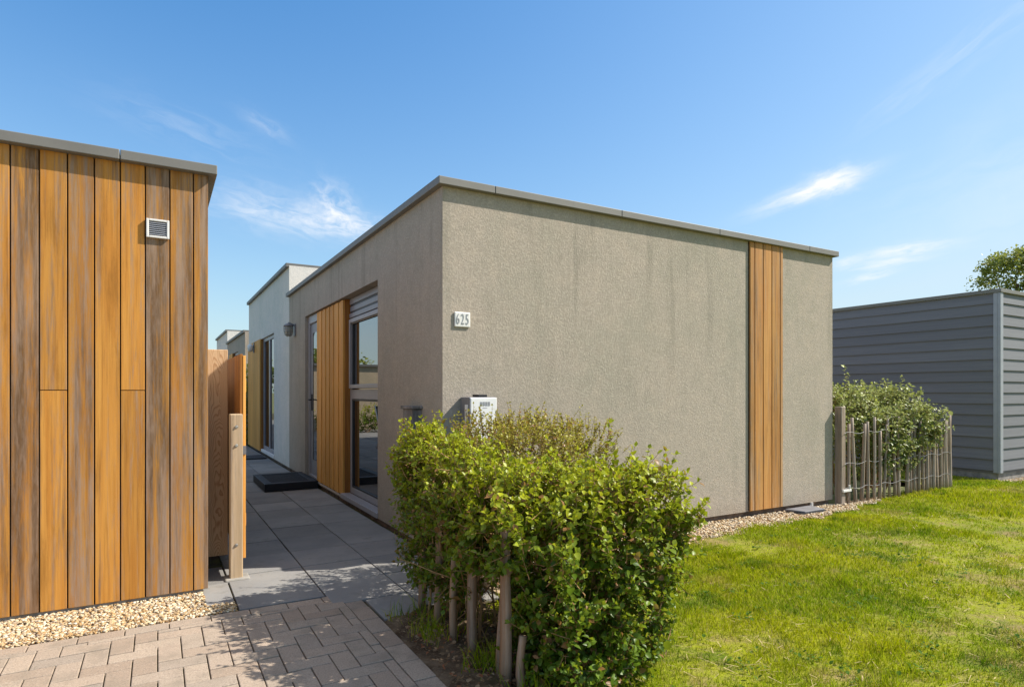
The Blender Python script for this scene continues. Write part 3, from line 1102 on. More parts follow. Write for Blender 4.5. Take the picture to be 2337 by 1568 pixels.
vent = thing('wall_vent', (0.0, TY0, 2.31), 'square white louvred vent cover on the amber boards', 'vent')
b = MB()
for r in ((-0.062, -0.048), (0.048, 0.062)):
    b.box(r[0], r[1], TY0 - 0.02, TY0 - 0.002, 2.252, 2.368)
    b.box(-0.0475, 0.0475, TY0 - 0.02, TY0 - 0.002, 2.31 + r[0] * 0.935, 2.31 + r[1] * 0.935)
b.build('vent_frame', M['white_plastic'], vent, 0.003)
box_obj('vent_back', (-0.0475, 0.0475, TY0 - 0.006, TY0 - 0.0025, 2.266, 2.354), M['box_grey'], vent)
b = MB()
for k in range(7):
    z = 2.272 + k * 0.0118
    b.add([(-0.0472, TY0 - 0.018, z), (0.0472, TY0 - 0.018, z), (0.0472, TY0 - 0.008, z + 0.0095), (-0.0472, TY0 - 0.008, z + 0.0095),
           (-0.0472, TY0 - 0.016, z - 0.001), (0.0472, TY0 - 0.016, z - 0.001), (0.0472, TY0 - 0.0065, z + 0.0085), (-0.0472, TY0 - 0.0065, z + 0.0085)],
          [(0, 1, 2, 3), (7, 6, 5, 4), (0, 4, 5, 1), (2, 6, 7, 3), (1, 5, 6, 2), (0, 3, 7, 4)])
b.build('louvre', M['siding_trim'], vent)

# tall board screen, low post and open gate leaf
sc = thing('board_screen', (0.38, 5.1, 0), 'tall brown larch board with arched grain beside the timber building', 'fence')
b = MB()
b.box(0.287, 0.459, 5.10, 5.128, 0.07, 1.62)
b.build('board', M['grain_wood'], sc, 0.004)
b = MB()
b.box(0.287, 0.33, 5.129, 5.17, 0.0, 1.55)
b.build('post', M['post_wood'], sc, 0.004)
po = thing('gate_post', (0.474, 4.69, 0), 'low square pale wooden post with two bolts in front of the gate', 'post')
b = MB()
b.box(0.432, 0.515, 4.648, 4.731, 0.0, 1.148)
b.build('shaft', M['post_wood'], po, 0.007)
for z in (1.06, 0.93, 0.24):
    b = MB()
    c = (0.473, 4.6475, z)
    b.tube([(c[0], c[1] + 0.01, c[2]), (c[0], c[1] - 0.003, c[2])], 0.011, 14)
    b.tube([(c[0], c[1] - 0.003, c[2]), (c[0], c[1] - 0.008, c[2])], [0.009, 0.006], 12)
    b.build('bolt', M['steel'], po)
gate = thing('gate_leaf', (0.522, 5.3, 0), 'brown board gate leaf standing open along the passage', 'gate')
b = MB()
vboards(b, 'y', 4.72, 6.05, 0.504, 0.522, 0.13, 1.57, n=9, gap=0.005)
b.build('board', M['gate_wood'], gate, 0.002)
b = MB()
for z in (0.35, 1.3):
    b.box(0.5225, 0.545, 4.735, 6.04, z, z + 0.09)
b.box(0.5225, 0.541, 4.7195, 4.7345, 0.125, 1.56)
b.build('rail', M['panel_wood'], gate, 0.002)
b = MB()
b.box(0.502, 0.543, 4.712, 4.719, 0.86, 0.92)
b.build('hinge', M['box_grey'], gate)
b = MB()
b.box(0.40, 0.56, 4.62, 4.76, -0.02, 0.012)
tag(b.build('post_footing', M['plinth'], bevel=0.01), 'small pale concrete footing round the low gate post', 'footing')


# ------------------------------------------------------------------ the row of houses behind
def row_house(name, label, y0, y1, ztop, mat, opening, panel_rng, lampy=None):
    x0, x1 = BX0, BX0 + 5.0
    t = thing(name, (x0 + 2.5, (y0 + y1) / 2, 0), label, 'house', 'houses in the row behind the bungalow')
    w = MB()
    wall_shell(w, x0, x1, y0, y1, 0.045, ztop - 0.04, [opening], 0.10)
    w.build('wall', mat, t)
    box_obj('plinth', (x0 + 0.03, x1 - 0.03, y0 + 0.03, y1 - 0.03, -0.05, 0.05), M['plinth_brown'], t)
    roof_trim(t, x0, x1, y0 + 0.052, y1 - 0.052, ztop, 0.05, 0.065)
    xf = x0 + 0.09
    ya, yb, za, zb = opening
    pa, pe = panel_rng
    f = MB()
    ring(f, xf - 0.05, xf, ya + 0.003, pa - 0.005, za + 0.05, zb - 0.003, 0.07)
    mid = (ya + pa) / 2
    f.box(xf - 0.05, xf, mid - 0.06, mid + 0.06, za + 0.12, zb - 0.075)
    wi = f.build('window', M['frame'], t, 0.004)
    box_obj('pane', (xf - 0.03, xf - 0.02, ya + 0.05, pa - 0.05, za + 0.1, zb - 0.05), M['glass'], wi)
    box_obj('sill', (x0 - 0.012, xf - 0.052, ya, pa - 0.005, za - 0.01, za + 0.048), M['white_plastic'], wi, 0.003)
    p = MB()
    vboards(p, 'y', pa, pe, x0 - 0.03, x0 - 0.004, za, zb, n=max(4, int((pe - pa) / 0.13)), gap=0.008)
    pp = p.build('board_panel', M['panel_wood'], t, 0.002)
    box_obj('panel_core', (x0 - 0.0035, xf, pa, pe - 0.01, za + 0.002, zb - 0.002), M['gate_wood'], pp)
    if lampy:
        l = thing('wall_lamp', (x0, lampy, 2.2), 'small pale wall lamp on the amber panel of the taller white house', 'lamp')
        q = MB()
        q.box(x0 - 0.05, x0 - 0.031, lampy - 0.05, lampy + 0.05, 2.18, 2.40)
        q.build('bracket', M['box_grey'], l, 0.004)
        q = MB()
        q.lathe((x0 - 0.11, lampy, 2.2), [(0.03, 0.0), (0.055, 0.02), (0.06, 0.13), (0.03, 0.165)], 16)
        q.build('globe', M['white_plastic'], l, smooth=True)
    return t


row_house('row_house', 'taller white rendered flat-roofed house directly behind the stucco bungalow', 10.705, 15.93, 3.45, M['stucco_white'],
          (12.25, 15.86, 0.06, 2.42), (13.86, 15.85), 14.75)
row_house('row_house', 'low grey rendered house glimpsed beyond the taller white house and the gate', 16.68, 21.2, 2.86, M['stucco'],
          (18.2, 20.4, 0.06, 2.42), (19.4, 20.39))
row_house('row_house', 'farthest pale house with its roof just above the gate leaf', 21.205, 25.2, 3.27, M['stucco_white'],
          (22.2, 24.6, 0.06, 2.42), (23.4, 24.59))
b = MB()
b.box(1.22, 1.84, 12.75, 13.45, 0.004, 0.022)
tag(b.build('door_mat', M['black'], bevel=0.004), 'flat black door mat on the slabs at the white house', 'mat')


# ------------------------------------------------------------------ grey clapboard building on the right
GX0, GY0, GY1, GZT = 10.80, 4.27, 10.5, 2.83
GX1 = 16.5
gh = thing('clapboard_building', (13.6, 7.4, 0), 'dark grey flat-roofed building of horizontal lapped boards beyond the picket fence', 'house')
sd = MB()
rows = 16
zb0, zb1 = 0.13, 2.79
hh = (zb1 - zb0) / rows


def lap(p0, p1, nrm, z0, z1):
    """one lapped board between two plan points, thick at its lower edge"""
    n_ = Vector((nrm[0], nrm[1], 0))
    a, b_ = Vector((p0[0], p0[1], 0)), Vector((p1[0], p1[1], 0))
    up = Vector((0, 0, 1))
    lo, hi = 0.030, 0.010
    vs = [a, b_, b_ + n_ * lo, a + n_ * lo]
    vs = [v + up * z0 for v in vs] + [v + up * z1 for v in (a, b_, b_ + n_ * hi, a + n_ * hi)]
    sd.add(vs, [(0, 1, 2, 3), (4, 7, 6, 5), (3, 2, 6, 7), (0, 3, 7, 4), (1, 5, 6, 2), (0, 4, 5, 1)])


for r in range(rows):
    z0 = zb0 + r * hh
    lap((GX0, GY0 + 0.055), (GX0, GY1), (-1, 0), z0, z0 + hh - 0.0005)
    lap((GX0 + 0.055, GY0), (GX1, GY0), (0, -1), z0, z0 + hh - 0.0005)
sd.build('siding', M['siding'], gh)
box_obj('wall_core', (GX0 + 0.002, GX1, GY0 + 0.002, GY1, 0.09, 2.80), M['siding'], gh)
b = MB()
b.box(GX0 - 0.038, GX0 + 0.054, GY0 - 0.038, GY0 - 0.0005, 0.10, 2.775)
b.box(GX0 - 0.038, GX0 - 0.0005, GY0, GY0 + 0.054, 0.10, 2.775)
b.build('corner_trim', M['siding_trim'], gh, 0.004)
box_obj('plinth', (GX0 + 0.012, GX1, GY0 + 0.012, GY1, -0.05, 0.125), M['plinth'], gh)
roof_trim(gh, GX0, GX1, GY0, GY1, GZT, 0.05, 0.055, joints_x=[12.2, 14.0], joints_y=[7.5])

# drain cover and pipe
dc = thing('drain_cover', (6.2, 4.2, 0), 'grey plastic drain cover lying on the pebbles at the foot of the wall', 'drain cover')
b = MB()
b.add([(5.92, 4.30, 0.006), (6.02, 4.13, 0.004), (6.36, 4.13, 0.004), (6.36, 4.30, 0.006), (5.92, 4.30, 0.030), (6.02, 4.13, 0.020), (6.36, 4.13, 0.020), (6.36, 4.30, 0.030)],
      [(0, 3, 2, 1), (4, 5, 6, 7), (0, 1, 5, 4), (1, 2, 6, 5), (2, 3, 7, 6), (3, 0, 4, 7)])
b.build('lid', M['box_grey'], dc, 0.005)
b = MB()
b.box(5.95, 6.38, 4.11, 4.31, -0.03, 0.0035)
b.build('rim', M['black_plastic'], dc, 0.003)
b = MB()
b.tube([(6.46, 4.355, -0.04), (6.46, 4.355, 0.043)], 0.018, 10)
tag(b.build('drain_pipe', M['white_plastic']), 'short pale pipe stub below the bungalow wall beside the drain cover', 'pipe')


# ------------------------------------------------------------------ paling fence on the right
def pale_mesh(mb, x, y, h, r, lean=(0, 0), flat=0.7, z0=-0.03):
    pts, rs = [], []
    k = 6
    ph = random.uniform(0, 6)
    for i in range(k + 1):
        t = i / k
        pts.append((x + lean[0] * t + 0.006 * math.sin(ph + t * 5), y + lean[1] * t + 0.004 * math.sin(ph * 2 + t * 4), z0 + h * t))
        rs.append(r * (1 - 0.18 * t) * random.uniform(0.92, 1.08))
    mb.tube(pts, rs, 7)


fence = thing('paling_fence', (8.1, 4.29, 0), 'low fence of rough cleft pales and wire in front of the silvery shrub', 'fence')
def fpost(x, y, h, s):
    b = MB()
    b.box(x - s, x + s, y - s, y + s, -0.05, h)
    return b.build('post', M['pale_wood'], fence, 0.008)


fpost(6.935, 4.31, 1.13, 0.042)
b = MB(); pale_mesh(b, 9.38, 4.29, 1.06, 0.042); b.build('post', M['pale_wood'], fence, smooth=True)
b = MB(); pale_mesh(b, 8.18, 4.33, 1.02, 0.04); b.build('post', M['pale_wood'], fence, smooth=True)
xs_p = [7.05, 7.17, 7.30, 7.44, 7.57, 7.68, 7.80, 7.91, 8.02, 8.12, 8.29, 8.41, 8.52, 8.60, 8.70, 8.79, 8.88, 8.97, 9.06, 9.15, 9.23, 9.31]
for x in xs_p:
    b = MB()
    hgt = random.uniform(0.82, 1.04) if x > 7.5 else random.uniform(0.95, 1.03)
    pale_mesh(b, x + random.uniform(-.02, .02), 4.275 + random.uniform(-.01, .01), hgt, random.uniform(0.017, 0.026), (random.uniform(-.05, .04), random.uniform(-.02, .02)))
    b.build('pale', M['pale_wood'], fence, smooth=True)
for k in range(9):                                  # the fence turns back towards the house
    b = MB()
    pale_mesh(b, 9.36 + random.uniform(-.015, .015), 4.42 + 0.13 * k, random.uniform(0.85, 1.02), random.uniform(0.017, 0.025), (random.uniform(-.02, .02), random.uniform(-.03, .03)))
    b.build('pale', M['pale_wood'], fence, smooth=True)
for z in (0.17, 0.46, 0.82):
    b = MB()
    pts = [(6.93 + 2.45 * i / 60, 4.252 + 0.006 * math.sin(i * 1.3), z + 0.012 * math.sin(i * 0.7) + 0.02 * (i / 60)) for i in range(61)]
    pts += [(9.39, 4.25 + 0.1 * i, z + 0.02) for i in range(1, 13)]
    b.tube(pts, 0.0028, 5)
    b.build('wire', M['wire'], fence)
b = MB()
b.box(6.90, 7.06, 4.245, 4.2665, 0.135, 0.165)
b.tube([(7.03, 4.255, 0.165), (7.03, 4.255, 0.21)], 0.012, 8)
b.build('bracket', M['white_plastic'], fence, 0.004)

# ------------------------------------------------------------------ stakes inside the near hedge
for (x, y, h, s, lx, lab) in [
    (1.350, 2.40, 0.69, 0.030, 0.01, 'nearest split wooden stake under the hedge, at the bottom edge of the photo'),
    (1.370, 2.475, 0.64, 0.022, 0.02, 'thin split stake standing close behind the nearest hedge stake'),
    (1.390, 2.33, 0.22, 0.022, 0.01, 'short stub of a stake in the bed in front of the hedge stakes'),
    (1.353, 2.71, 0.64, 0.027, -0.02, 'weathered round stake in the middle of the hedge gap, leaning slightly left'),
    (1.370, 2.80, 0.68, 0.024, 0.015, 'pale stake with a sunlit edge in the middle of the hedge gap'),
    (1.345, 2.93, 0.66, 0.022, 0.0, 'slim brown stake left of the middle pair under the hedge'),
    (1.360, 3.19, 0.64, 0.026, 0.01, 'stake at the dark base of the left hedge bush'),
    (1.363, 3.42, 0.62, 0.024, 0.0, 'rear stake half hidden in the left hedge bush near the slabs'),
]:
    b = MB()
    pale_mesh(b, x, y, h + 0.03, s, (lx, random.uniform(-.02, .02)))
    tag(b.build('hedge_stake', M['stake_wood'], smooth=True), lab, 'stake', 'stakes under the near hedge')


# ------------------------------------------------------------------ foliage
LEAF_V = np.array([(0, 0, 0), (-0.34, 0.28, 0.10), (-0.36, 0.62, 0.11), (0, 1, -0.05), (0.36, 0.62, 0.11), (0.34, 0.28, 0.10), (0, 0.3, 0.0), (0, 0.65, 0.0)])
LEAF_F = np.array([(0, 6, 1, 1), (6, 7, 2, 1), (7, 3, 2, 2), (0, 5, 6, 6), (6, 5, 4, 7), (7, 4, 3, 3)])
LEAF_T = np.array([(0, 6, 1), (6, 7, 2), (6, 2, 1), (7, 3, 2), (0, 5, 6), (6, 5, 4), (6, 4, 7), (7, 4, 3)])


def leaves(name, pos, axis, up, size, young, mat, parent, width=1.0):
    n = len(pos)
    ax = axis / np.linalg.norm(axis, axis=1, keepdims=True)
    side = np.cross(ax, up)
    ln = np.linalg.norm(side, axis=1, keepdims=True)
    side = np.where(ln > 1e-4, side / np.maximum(ln, 1e-4), np.array([[1.0, 0, 0]]))
    nor = np.cross(side, ax)
    droop = RNG.uniform(-0.06, 0.12, (n, 1, 1))
    lv = np.repeat(LEAF_V[None], n, 0)
    lv[:, :, 0] *= RNG.uniform(0.62, 1.1, (n, 1)) * width
    lv[:, :, 2:3] -= droop * lv[:, :, 1:2] ** 2 * 2
    v = (lv[:, :, 0:1] * side[:, None] + lv[:, :, 1:2] * ax[:, None] + lv[:, :, 2:3] * nor[:, None]) * size[:, None, None] + pos[:, None]
    f = LEAF_T[None] + 8 * np.arange(n)[:, None, None]
    return mesh_obj(name, v.reshape(-1, 3), f.reshape(-1, 3), mat, parent, True, {'young': np.repeat(young, 8)})


def unit(v):
    return v / np.maximum(np.linalg.norm(v, axis=-1, keepdims=True), 1e-9)


def shoots(base, d, length, gap, lsize, droopy=0.35):
    """leaf pairs along every shoot -> arrays for leaves(); plus shoot polylines"""
    P_, A_, U_, S_, Y_ = [], [], [], [], []
    lines = []
    for b0, dd, ln in zip(base, d, length):
        dd = dd / np.linalg.norm(dd)
        bend = RNG.normal(0, 0.25, 3) + np.array([0, 0, 0.25])
        perp = np.cross(dd, RNG.normal(0, 1, 3))
        perp /= np.linalg.norm(perp)
        perp2 = np.cross(dd, perp)
        k = max(2, int(ln / gap))
        pl_ = [b0]
        for i in range(1, k + 1):
            t = i / k
            p = b0 + dd * ln * t + bend * ln * t * t * 0.35
            pl_.append(p)
            q = perp if i % 2 else perp2
            q = unit(q + RNG.normal(0, 0.25, 3))
            for s in (1, -1):
                ax = s * q + dd * RNG.uniform(0.35, 0.9) + np.array([0, 0, RNG.uniform(-droopy, 0.25)])
                P_.append(p + RNG.normal(0, 0.002, 3))
                A_.append(ax)
                U_.append(dd + np.array([0, 0, 0.9]) + RNG.normal(0, 0.35, 3))
                S_.append(lsize * RNG.uniform(0.45, 1.3) * (1 - 0.35 * t))
                Y_.append(t)
        P_.append(pl_[-1]); A_.append(dd + RNG.normal(0, 0.2, 3)); U_.append(RNG.normal(0, 1, 3)); S_.append(lsize * 0.6); Y_.append(1.0)
        lines.append(pl_)
    return [np.array(a) for a in (P_, A_, U_, S_, Y_)], lines


def twig_mesh(name, lines, r0, mat, parent, n=4):
    mb = MB()
    for l in lines:
        mb.tube([tuple(p) for p in l], [r0 * (1 - 0.6 * i / (len(l) - 1)) for i in range(len(l))], n, cap=False)
    return mesh_obj(name, mb.v, mb.f, mat, parent)


def blob_points(blobs, n, shell=0.72, clump=0):
    """points in a union of super-ellipsoids (centre, half sizes, weight), mostly near the outer shell, with outward direction"""
    w = np.array([b[2] for b in blobs], float)
    w /= w.sum()
    out_p, out_d = [], []
    while len(out_p) < n:
        bi = RNG.choice(len(blobs), p=w)
        c, h, _ = blobs[bi]
        c, h = np.array(c), np.array(h)
        u = unit(RNG.normal(0, 1, 3))
        e = (np.abs(u) ** 4).sum() ** (-0.25)          # push towards a rounded box
        rad = RNG.uniform(0.80, 1.0) if RNG.random() < shell else RNG.uniform(0.2, 0.85)
        wob = 1 + 0.11 * math.sin(9 * u[0] + 5 * u[2] + bi) + 0.09 * math.sin(13 * u[1] - 7 * u[2])
        p = c + u * e * rad * wob * h
        inside = False
        for bj, (c2, h2, _) in enumerate(blobs):
            if bj != bi and (np.abs((p - np.array(c2)) / np.array(h2)) ** 4).sum() < 0.45:
                inside = True
        if inside and RNG.random() < 0.8:
            continue
        if p[2] < 0.03:
            continue
        if clump and math.sin(clump * p[0] + 1.3 + 2 * math.sin(9 * p[2])) * math.sin(clump * p[1] + 0.4) * math.sin(clump * p[2] + 2.1 * math.sin(7 * p[0])) < -0.04 and RNG.random() < 0.86:
            continue
        out_p.append(p)
        out_d.append(unit(u / h))
    return np.array(out_p), np.array(out_d)


def shrub(name, label, cat, loc, blobs, n, lsize, lmat, stems, extra=(), gap=0.022, slen=(0.07, 0.17), width=1.0, group=None, dead=0, upw=0.5, young_pow=2.0, clump=13.0, ragged=0):
    t = thing(name, loc, label, cat, group)
    p, d = blob_points(blobs, n, clump=clump)
    d = d + np.array([0, 0, upw]) + RNG.normal(0, 0.45, d.shape)
    ln = RNG.uniform(slen[0], slen[1], n)
    base = p - unit(d) * ln[:, None] * 0.75
    eb, ed, el = [], [], []
    if ragged:
        idx = RNG.choice(np.nonzero(p[:, 2] > np.quantile(p[:, 2], 0.72))[0], ragged, replace=False)
        for i_ in idx:
            dd = np.array([RNG.normal(0, 0.35), RNG.normal(0, 0.35), 1.0])
            eb.append(p[i_] - dd * 0.06); ed.append(dd); el.append(RNG.uniform(0.10, 0.21))
    for q0, q1 in extra:
        q0, q1 = np.array(q0), np.array(q1)
        eb.append(q0); ed.append(q1 - q0); el.append(np.linalg.norm(q1 - q0))
    if eb:
        base = np.vstack([base, eb]); d = np.vstack([d, ed]); ln = np.concatenate([ln, el])
    (P_, A_, U_, S_, Y_), lines = shoots(base, d, ln, gap, lsize)
    top = max(b[0][2] + b[1][2] for b in blobs)
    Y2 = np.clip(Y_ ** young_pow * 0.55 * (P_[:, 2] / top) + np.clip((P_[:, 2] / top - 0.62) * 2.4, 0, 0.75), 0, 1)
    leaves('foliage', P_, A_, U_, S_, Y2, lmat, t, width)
    sm = []
    for (s0, s1, r) in stems:
        s0, s1 = np.array(s0, float), np.array(s1, float)
        pts = [s0 + (s1 - s0) * q + RNG.normal(0, 0.012, 3) * (0 < q < 1) for q in np.linspace(0, 1, 7)]
        sm.append((pts, r))
    mb = MB()
    for l in lines:
        mb.tube([tuple(q) for q in l], [0.0026 * (1 - 0.6 * i / (len(l) - 1)) for i in range(len(l))], 3, cap=False)
    for pts, r in sm:
        mb.tube([tuple(q) for q in pts], [r * (1 - 0.6 * i / 6) for i in range(7)], 6)
    for k in range(dead):                                # bare inner twigs
        s = sm[RNG.integers(len(sm))][0]
        q = s[RNG.integers(1, 6)]
        dd = unit(RNG.normal(0, 1, 3) + np.array([0, 0, 0.6]))
        l = RNG.uniform(0.15, 0.4)
        pts = [q + dd * l * a + RNG.normal(0, 0.01, 3) * (a > 0) for a in (0, 0.33, 0.66, 1)]
        mb.tube([tuple(z) for z in pts], [0.004, 0.0032, 0.0025, 0.0015], 4)
    mb.build('branches', M['twig'], t)
    return t


def fan(cx, cy, n, sx, sy, top, r=0.011):
    return [((cx + random.uniform(-.10, .10) * 1.5, cy + random.uniform(-.1, .1) * 1.5, -0.02),
             (cx + random.uniform(-sx, sx), cy + random.uniform(-sy, sy), top * random.uniform(0.7, 0.95)), r * random.uniform(0.6, 1.3)) for _ in range(n)]


# right front bush, leafy to the ground
shrub('hedge_bush', 'bright green hedge bush nearest the camera, leafy down to the lawn', 'hedge', (1.85, 2.6, 0),
      [((1.80, 2.40, 0.42), (0.36, 0.33, 0.44), 4.2),
       ((1.95, 2.36, 0.60), (0.32, 0.32, 0.28), 2.4),
       ((1.96, 2.78, 0.52), (0.40, 0.40, 0.33), 2.0),
       ((2.08, 2.42, 0.66), (0.24, 0.26, 0.25), 1.6),
       ((1.58, 2.72, 0.70), (0.28, 0.36, 0.20), 1.6),
       ((1.42, 2.62, 0.66), (0.16, 0.34, 0.23), 1.3),
       ((1.56, 2.34, 0.38), (0.18, 0.22, 0.38), 1.2),
       ((1.74, 2.24, 0.22), (0.30, 0.20, 0.24), 1.8)],
      2450, 0.046, M['privet'], fan(1.85, 2.55, 14, 0.4, 0.35, 0.85) + [((2.0, 2.45, 0.0), (2.27, 2.36, 0.62), 0.008)],
      extra=[((2.08, 2.62, 0.85), (2.11, 2.60, 1.10)), ((2.02, 2.6, 0.85), (1.99, 2.62, 1.0)), ((2.15, 2.5, 0.85), (2.20, 2.5, 1.0)),
             ((2.26, 2.38, 0.75), (2.34, 2.36, 0.96)), ((2.26, 2.4, 0.75), (2.30, 2.40, 0.95)), ((2.28, 2.32, 0.66), (2.36, 2.30, 0.88)),
             ((2.24, 2.3, 0.6), (2.34, 2.24, 0.72)), ((2.2, 2.45, 0.8), (2.25, 2.47, 0.98)), ((1.80, 2.7, 0.9), (1.79, 2.72, 1.03)),
             ((1.72, 2.5, 0.85), (1.70, 2.49, 0.99)), ((1.9, 2.6, 0.85), (1.92, 2.6, 0.99))], dead=40, ragged=34)
# left bush with bare feet
shrub('hedge_bush', 'green hedge bush on the left beside the slab path, bare stems and stakes below', 'hedge', (1.55, 3.3, 0),
      [((1.46, 3.38, 0.72), (0.18, 0.48, 0.31), 4.0),
       ((1.47, 3.62, 0.85), (0.17, 0.22, 0.22), 1.6),
       ((1.44, 3.36, 0.42), (0.17, 0.34, 0.30), 1.8),
       ((1.42, 2.92, 0.70), (0.18, 0.28, 0.26), 1.2), ((1.38, 2.95, 0.36), (0.10, 0.26, 0.18), 0.28)],
      1500, 0.040, M['privet'], fan(1.48, 3.25, 12, 0.2, 0.4, 0.95) + fan(1.45, 2.9, 6, 0.12, 0.25, 0.8, 0.008),
      extra=[((1.40, 3.66, 0.95), (1.32, 3.70, 1.10)), ((1.45, 3.6, 0.95), (1.46, 3.6, 1.11)), ((1.36, 3.5, 0.6), (1.26, 3.52, 0.72)),
             ((1.40, 3.2, 0.35), (1.28, 3.2, 0.42)), ((1.40, 2.85, 0.45), (1.28, 2.8, 0.50)), ((1.40, 2.7, 0.55), (1.30, 2.62, 0.62)),
             ((1.42, 2.9, 0.3), (1.31, 2.86, 0.33))], dead=80, ragged=22)
# small-leaved bush by the wall
shrub('hedge_bush', 'olive small-leaved hedge bush at the back, under the letterbox', 'hedge', (2.4, 3.8, 0),
      [((2.10, 3.80, 0.68), (0.44, 0.32, 0.45), 3.0), ((2.70, 3.78, 0.62), (0.38, 0.30, 0.44), 2.6), ((2.02, 3.40, 0.67), (0.40, 0.34, 0.41), 2.6)],
      2600, 0.028, M['small_leaf'], fan(2.1, 3.8, 9, 0.35, 0.25, 0.95, 0.009) + fan(2.7, 3.8, 9, 0.35, 0.25, 0.9, 0.009),
      extra=[((3.04, 3.8, 0.75), (3.13, 3.8, 1.06)), ((1.85, 3.9, 0.98), (1.80, 3.9, 1.14)), ((2.35, 3.85, 1.0), (2.37, 3.85, 1.16)), ((2.98, 3.8, 0.85), (3.02, 3.8, 1.05))],
      gap=0.017, slen=(0.06, 0.15), dead=40, young_pow=1.2, ragged=40)
# silvery shrub behind the paling fence
shrub('silvery_shrub', 'loose silvery-green shrub spilling over the paling fence', 'shrub', (8.0, 4.8, 0),
      [((7.35, 4.72, 0.94), (0.5, 0.28, 0.38), 1.8), ((8.1, 4.75, 0.96), (0.55, 0.28, 0.38), 1.8), ((8.75, 4.72, 0.98), (0.46, 0.30, 0.38), 1.8), ((8.2, 4.36, 0.68), (0.5, 0.16, 0.34), 1.5), ((8.75, 4.30, 0.85), (0.3, 0.14, 0.25), 0.8), ((8.0, 4.8, 0.5), (1.0, 0.25, 0.4), 0.6)],
      1450, 0.064, M['silver_leaf'], fan(7.6, 4.8, 7, 0.5, 0.2, 1.1, 0.014) + fan(8.5, 4.8, 7, 0.5, 0.2, 1.1, 0.014),
      extra=[((7.72, 4.7, 1.2), (7.70, 4.7, 1.56)), ((7.70, 4.7, 1.2), (7.76, 4.7, 1.48)), ((8.95, 4.7, 1.15), (9.02, 4.7, 1.50)), ((9.0, 4.7, 1.1), (9.12, 4.68, 1.38)),
             ((8.55, 4.7, 1.2), (8.53, 4.7, 1.42)), ((7.3, 4.7, 1.2), (7.28, 4.7, 1.42)), ((9.1, 4.6, 0.9), (9.3, 4.5, 0.95))],
      gap=0.035, slen=(0.12, 0.30), upw=0.35, dead=12, young_pow=0.8)
# hedge in the gap far down the passage
shrub('clipped_hedge', 'dark green hedge filling the gap between the white house and the farther grey house', 'hedge', (2.2, 16.3, 0),
      [((2.1, 16.3, 0.9), (0.45, 0.28, 0.95), 1.0)], 500, 0.07, M['privet'], fan(2.1, 16.3, 6, 0.3, 0.15, 1.6, 0.012), gap=0.05, slen=(0.15, 0.3))


def tree(label, base, trunk_h, crown, n, lsize, rad):
    t = thing('broadleaf_tree', base, label, 'tree')
    bx, by, bz = base
    mb = MB()
    mb.tube([(bx, by, -0.1), (bx + .05, by, trunk_h * .5), (bx - .02, by, trunk_h), (bx + .05, by + .05, crown[0][0][2] + 0.4)], [rad, rad * .8, rad * .65, rad * .25], 10)
    tips = []
    for c, h, _ in crown:
        for k in range(7):
            e = np.array(c) + unit(RNG.normal(0, 1, 3)) * np.array(h) * 0.75
            s = np.array((bx, by, trunk_h * RNG.uniform(0.75, 1.1)))
            mid = (s + e) / 2 + RNG.normal(0, 0.15, 3)
            mb.tube([tuple(s), tuple(mid), tuple(e)], [rad * .35, rad * .2, rad * .06], 5)
    mb.build('trunk', M['bark'], t)
    cl, cd = blob_points(crown, n, 0.6)
    # leaf clumps hung round the clump centres
    P_, A_, U_, S_, Y_ = [], [], [], [], []
    for c, d in zip(cl, cd):
        k = RNG.integers(18, 34)
        p = c + RNG.normal(0, 0.15, (k, 3)) * np.array([1, 1, 0.75])
        P_.append(p)
        A_.append(unit(RNG.normal(0, 1, (k, 3)) + d * 0.6 + np.array([0, 0, -0.25])))
        U_.append(RNG.normal(0, 0.5, (k, 3)) + np.array([0, 0, 1]))
        S_.append(lsize * RNG.uniform(0.6, 1.25, k))
        Y_.append(np.full(k, RNG.uniform(0, 1)))
    leaves('crown', np.vstack(P_), np.vstack(A_), np.vstack(U_), np.concatenate(S_), np.concatenate(Y_), M['tree_leaf'], t)
    return t


tree('airy broadleaf tree rising behind the roof of the grey clapboard building', (30.3, 11.3, 0), 3.2,
     [((30.7, 11.2, 5.3), (1.45, 1.5, 1.4), 2), ((30.2, 11.6, 6.1), (0.8, 0.8, 0.85), 1.0), ((31.0, 11.0, 6.5), (0.75, 0.75, 0.8), 1.0), ((31.9, 10.6, 5.0), (1.0, 1.2, 1.1), 1.0), ((32.4, 10.2, 4.9), (1.1, 1.2, 1.0), 1.0)],
     520, 0.125, 0.2)

# what the window looks out on beyond the timber building: terrace, folding chair, garden house, trees
gdn = thing('garden_house', (-2.9, 24.0, 0), 'low pale rendered garden house at the end of the terrace, reflected in the bungalow window', 'house')
box_obj('wall', (-6.0, -0.4, 21.0, 25.0, -0.05, 2.2), M['sand_render'], gdn)
roof_trim(gdn, -6.0, -0.4, 21.0, 25.0, 2.26, 0.08, 0.08)
tree('low tree behind the garden house, reflected in the bungalow window', (-3.2, 31, 0), 2.4,
     [((-3.2, 31, 2.4), (2.2, 1.6, 0.9), 2), ((-0.8, 31.5, 2.1), (1.6, 1.5, 0.8), 1)], 130, 0.20, 0.14)
shrub('clipped_hedge', 'low yellow-green hedge in front of the garden house, reflected in the bungalow window', 'hedge', (-1.8, 19.6, 0),
      [((-1.8, 19.6, 0.42), (1.5, 0.3, 0.42), 1.0)], 420, 0.08, M['privet'], fan(-1.8, 19.6, 6, 0.9, 0.15, 0.7, 0.012), gap=0.05, slen=(0.15, 0.3))
ch = thing('folding_chair', (-0.55, 13.5, 0), 'dark folding garden chair on the terrace, reflected in the bungalow window', 'chair')
b = MB()
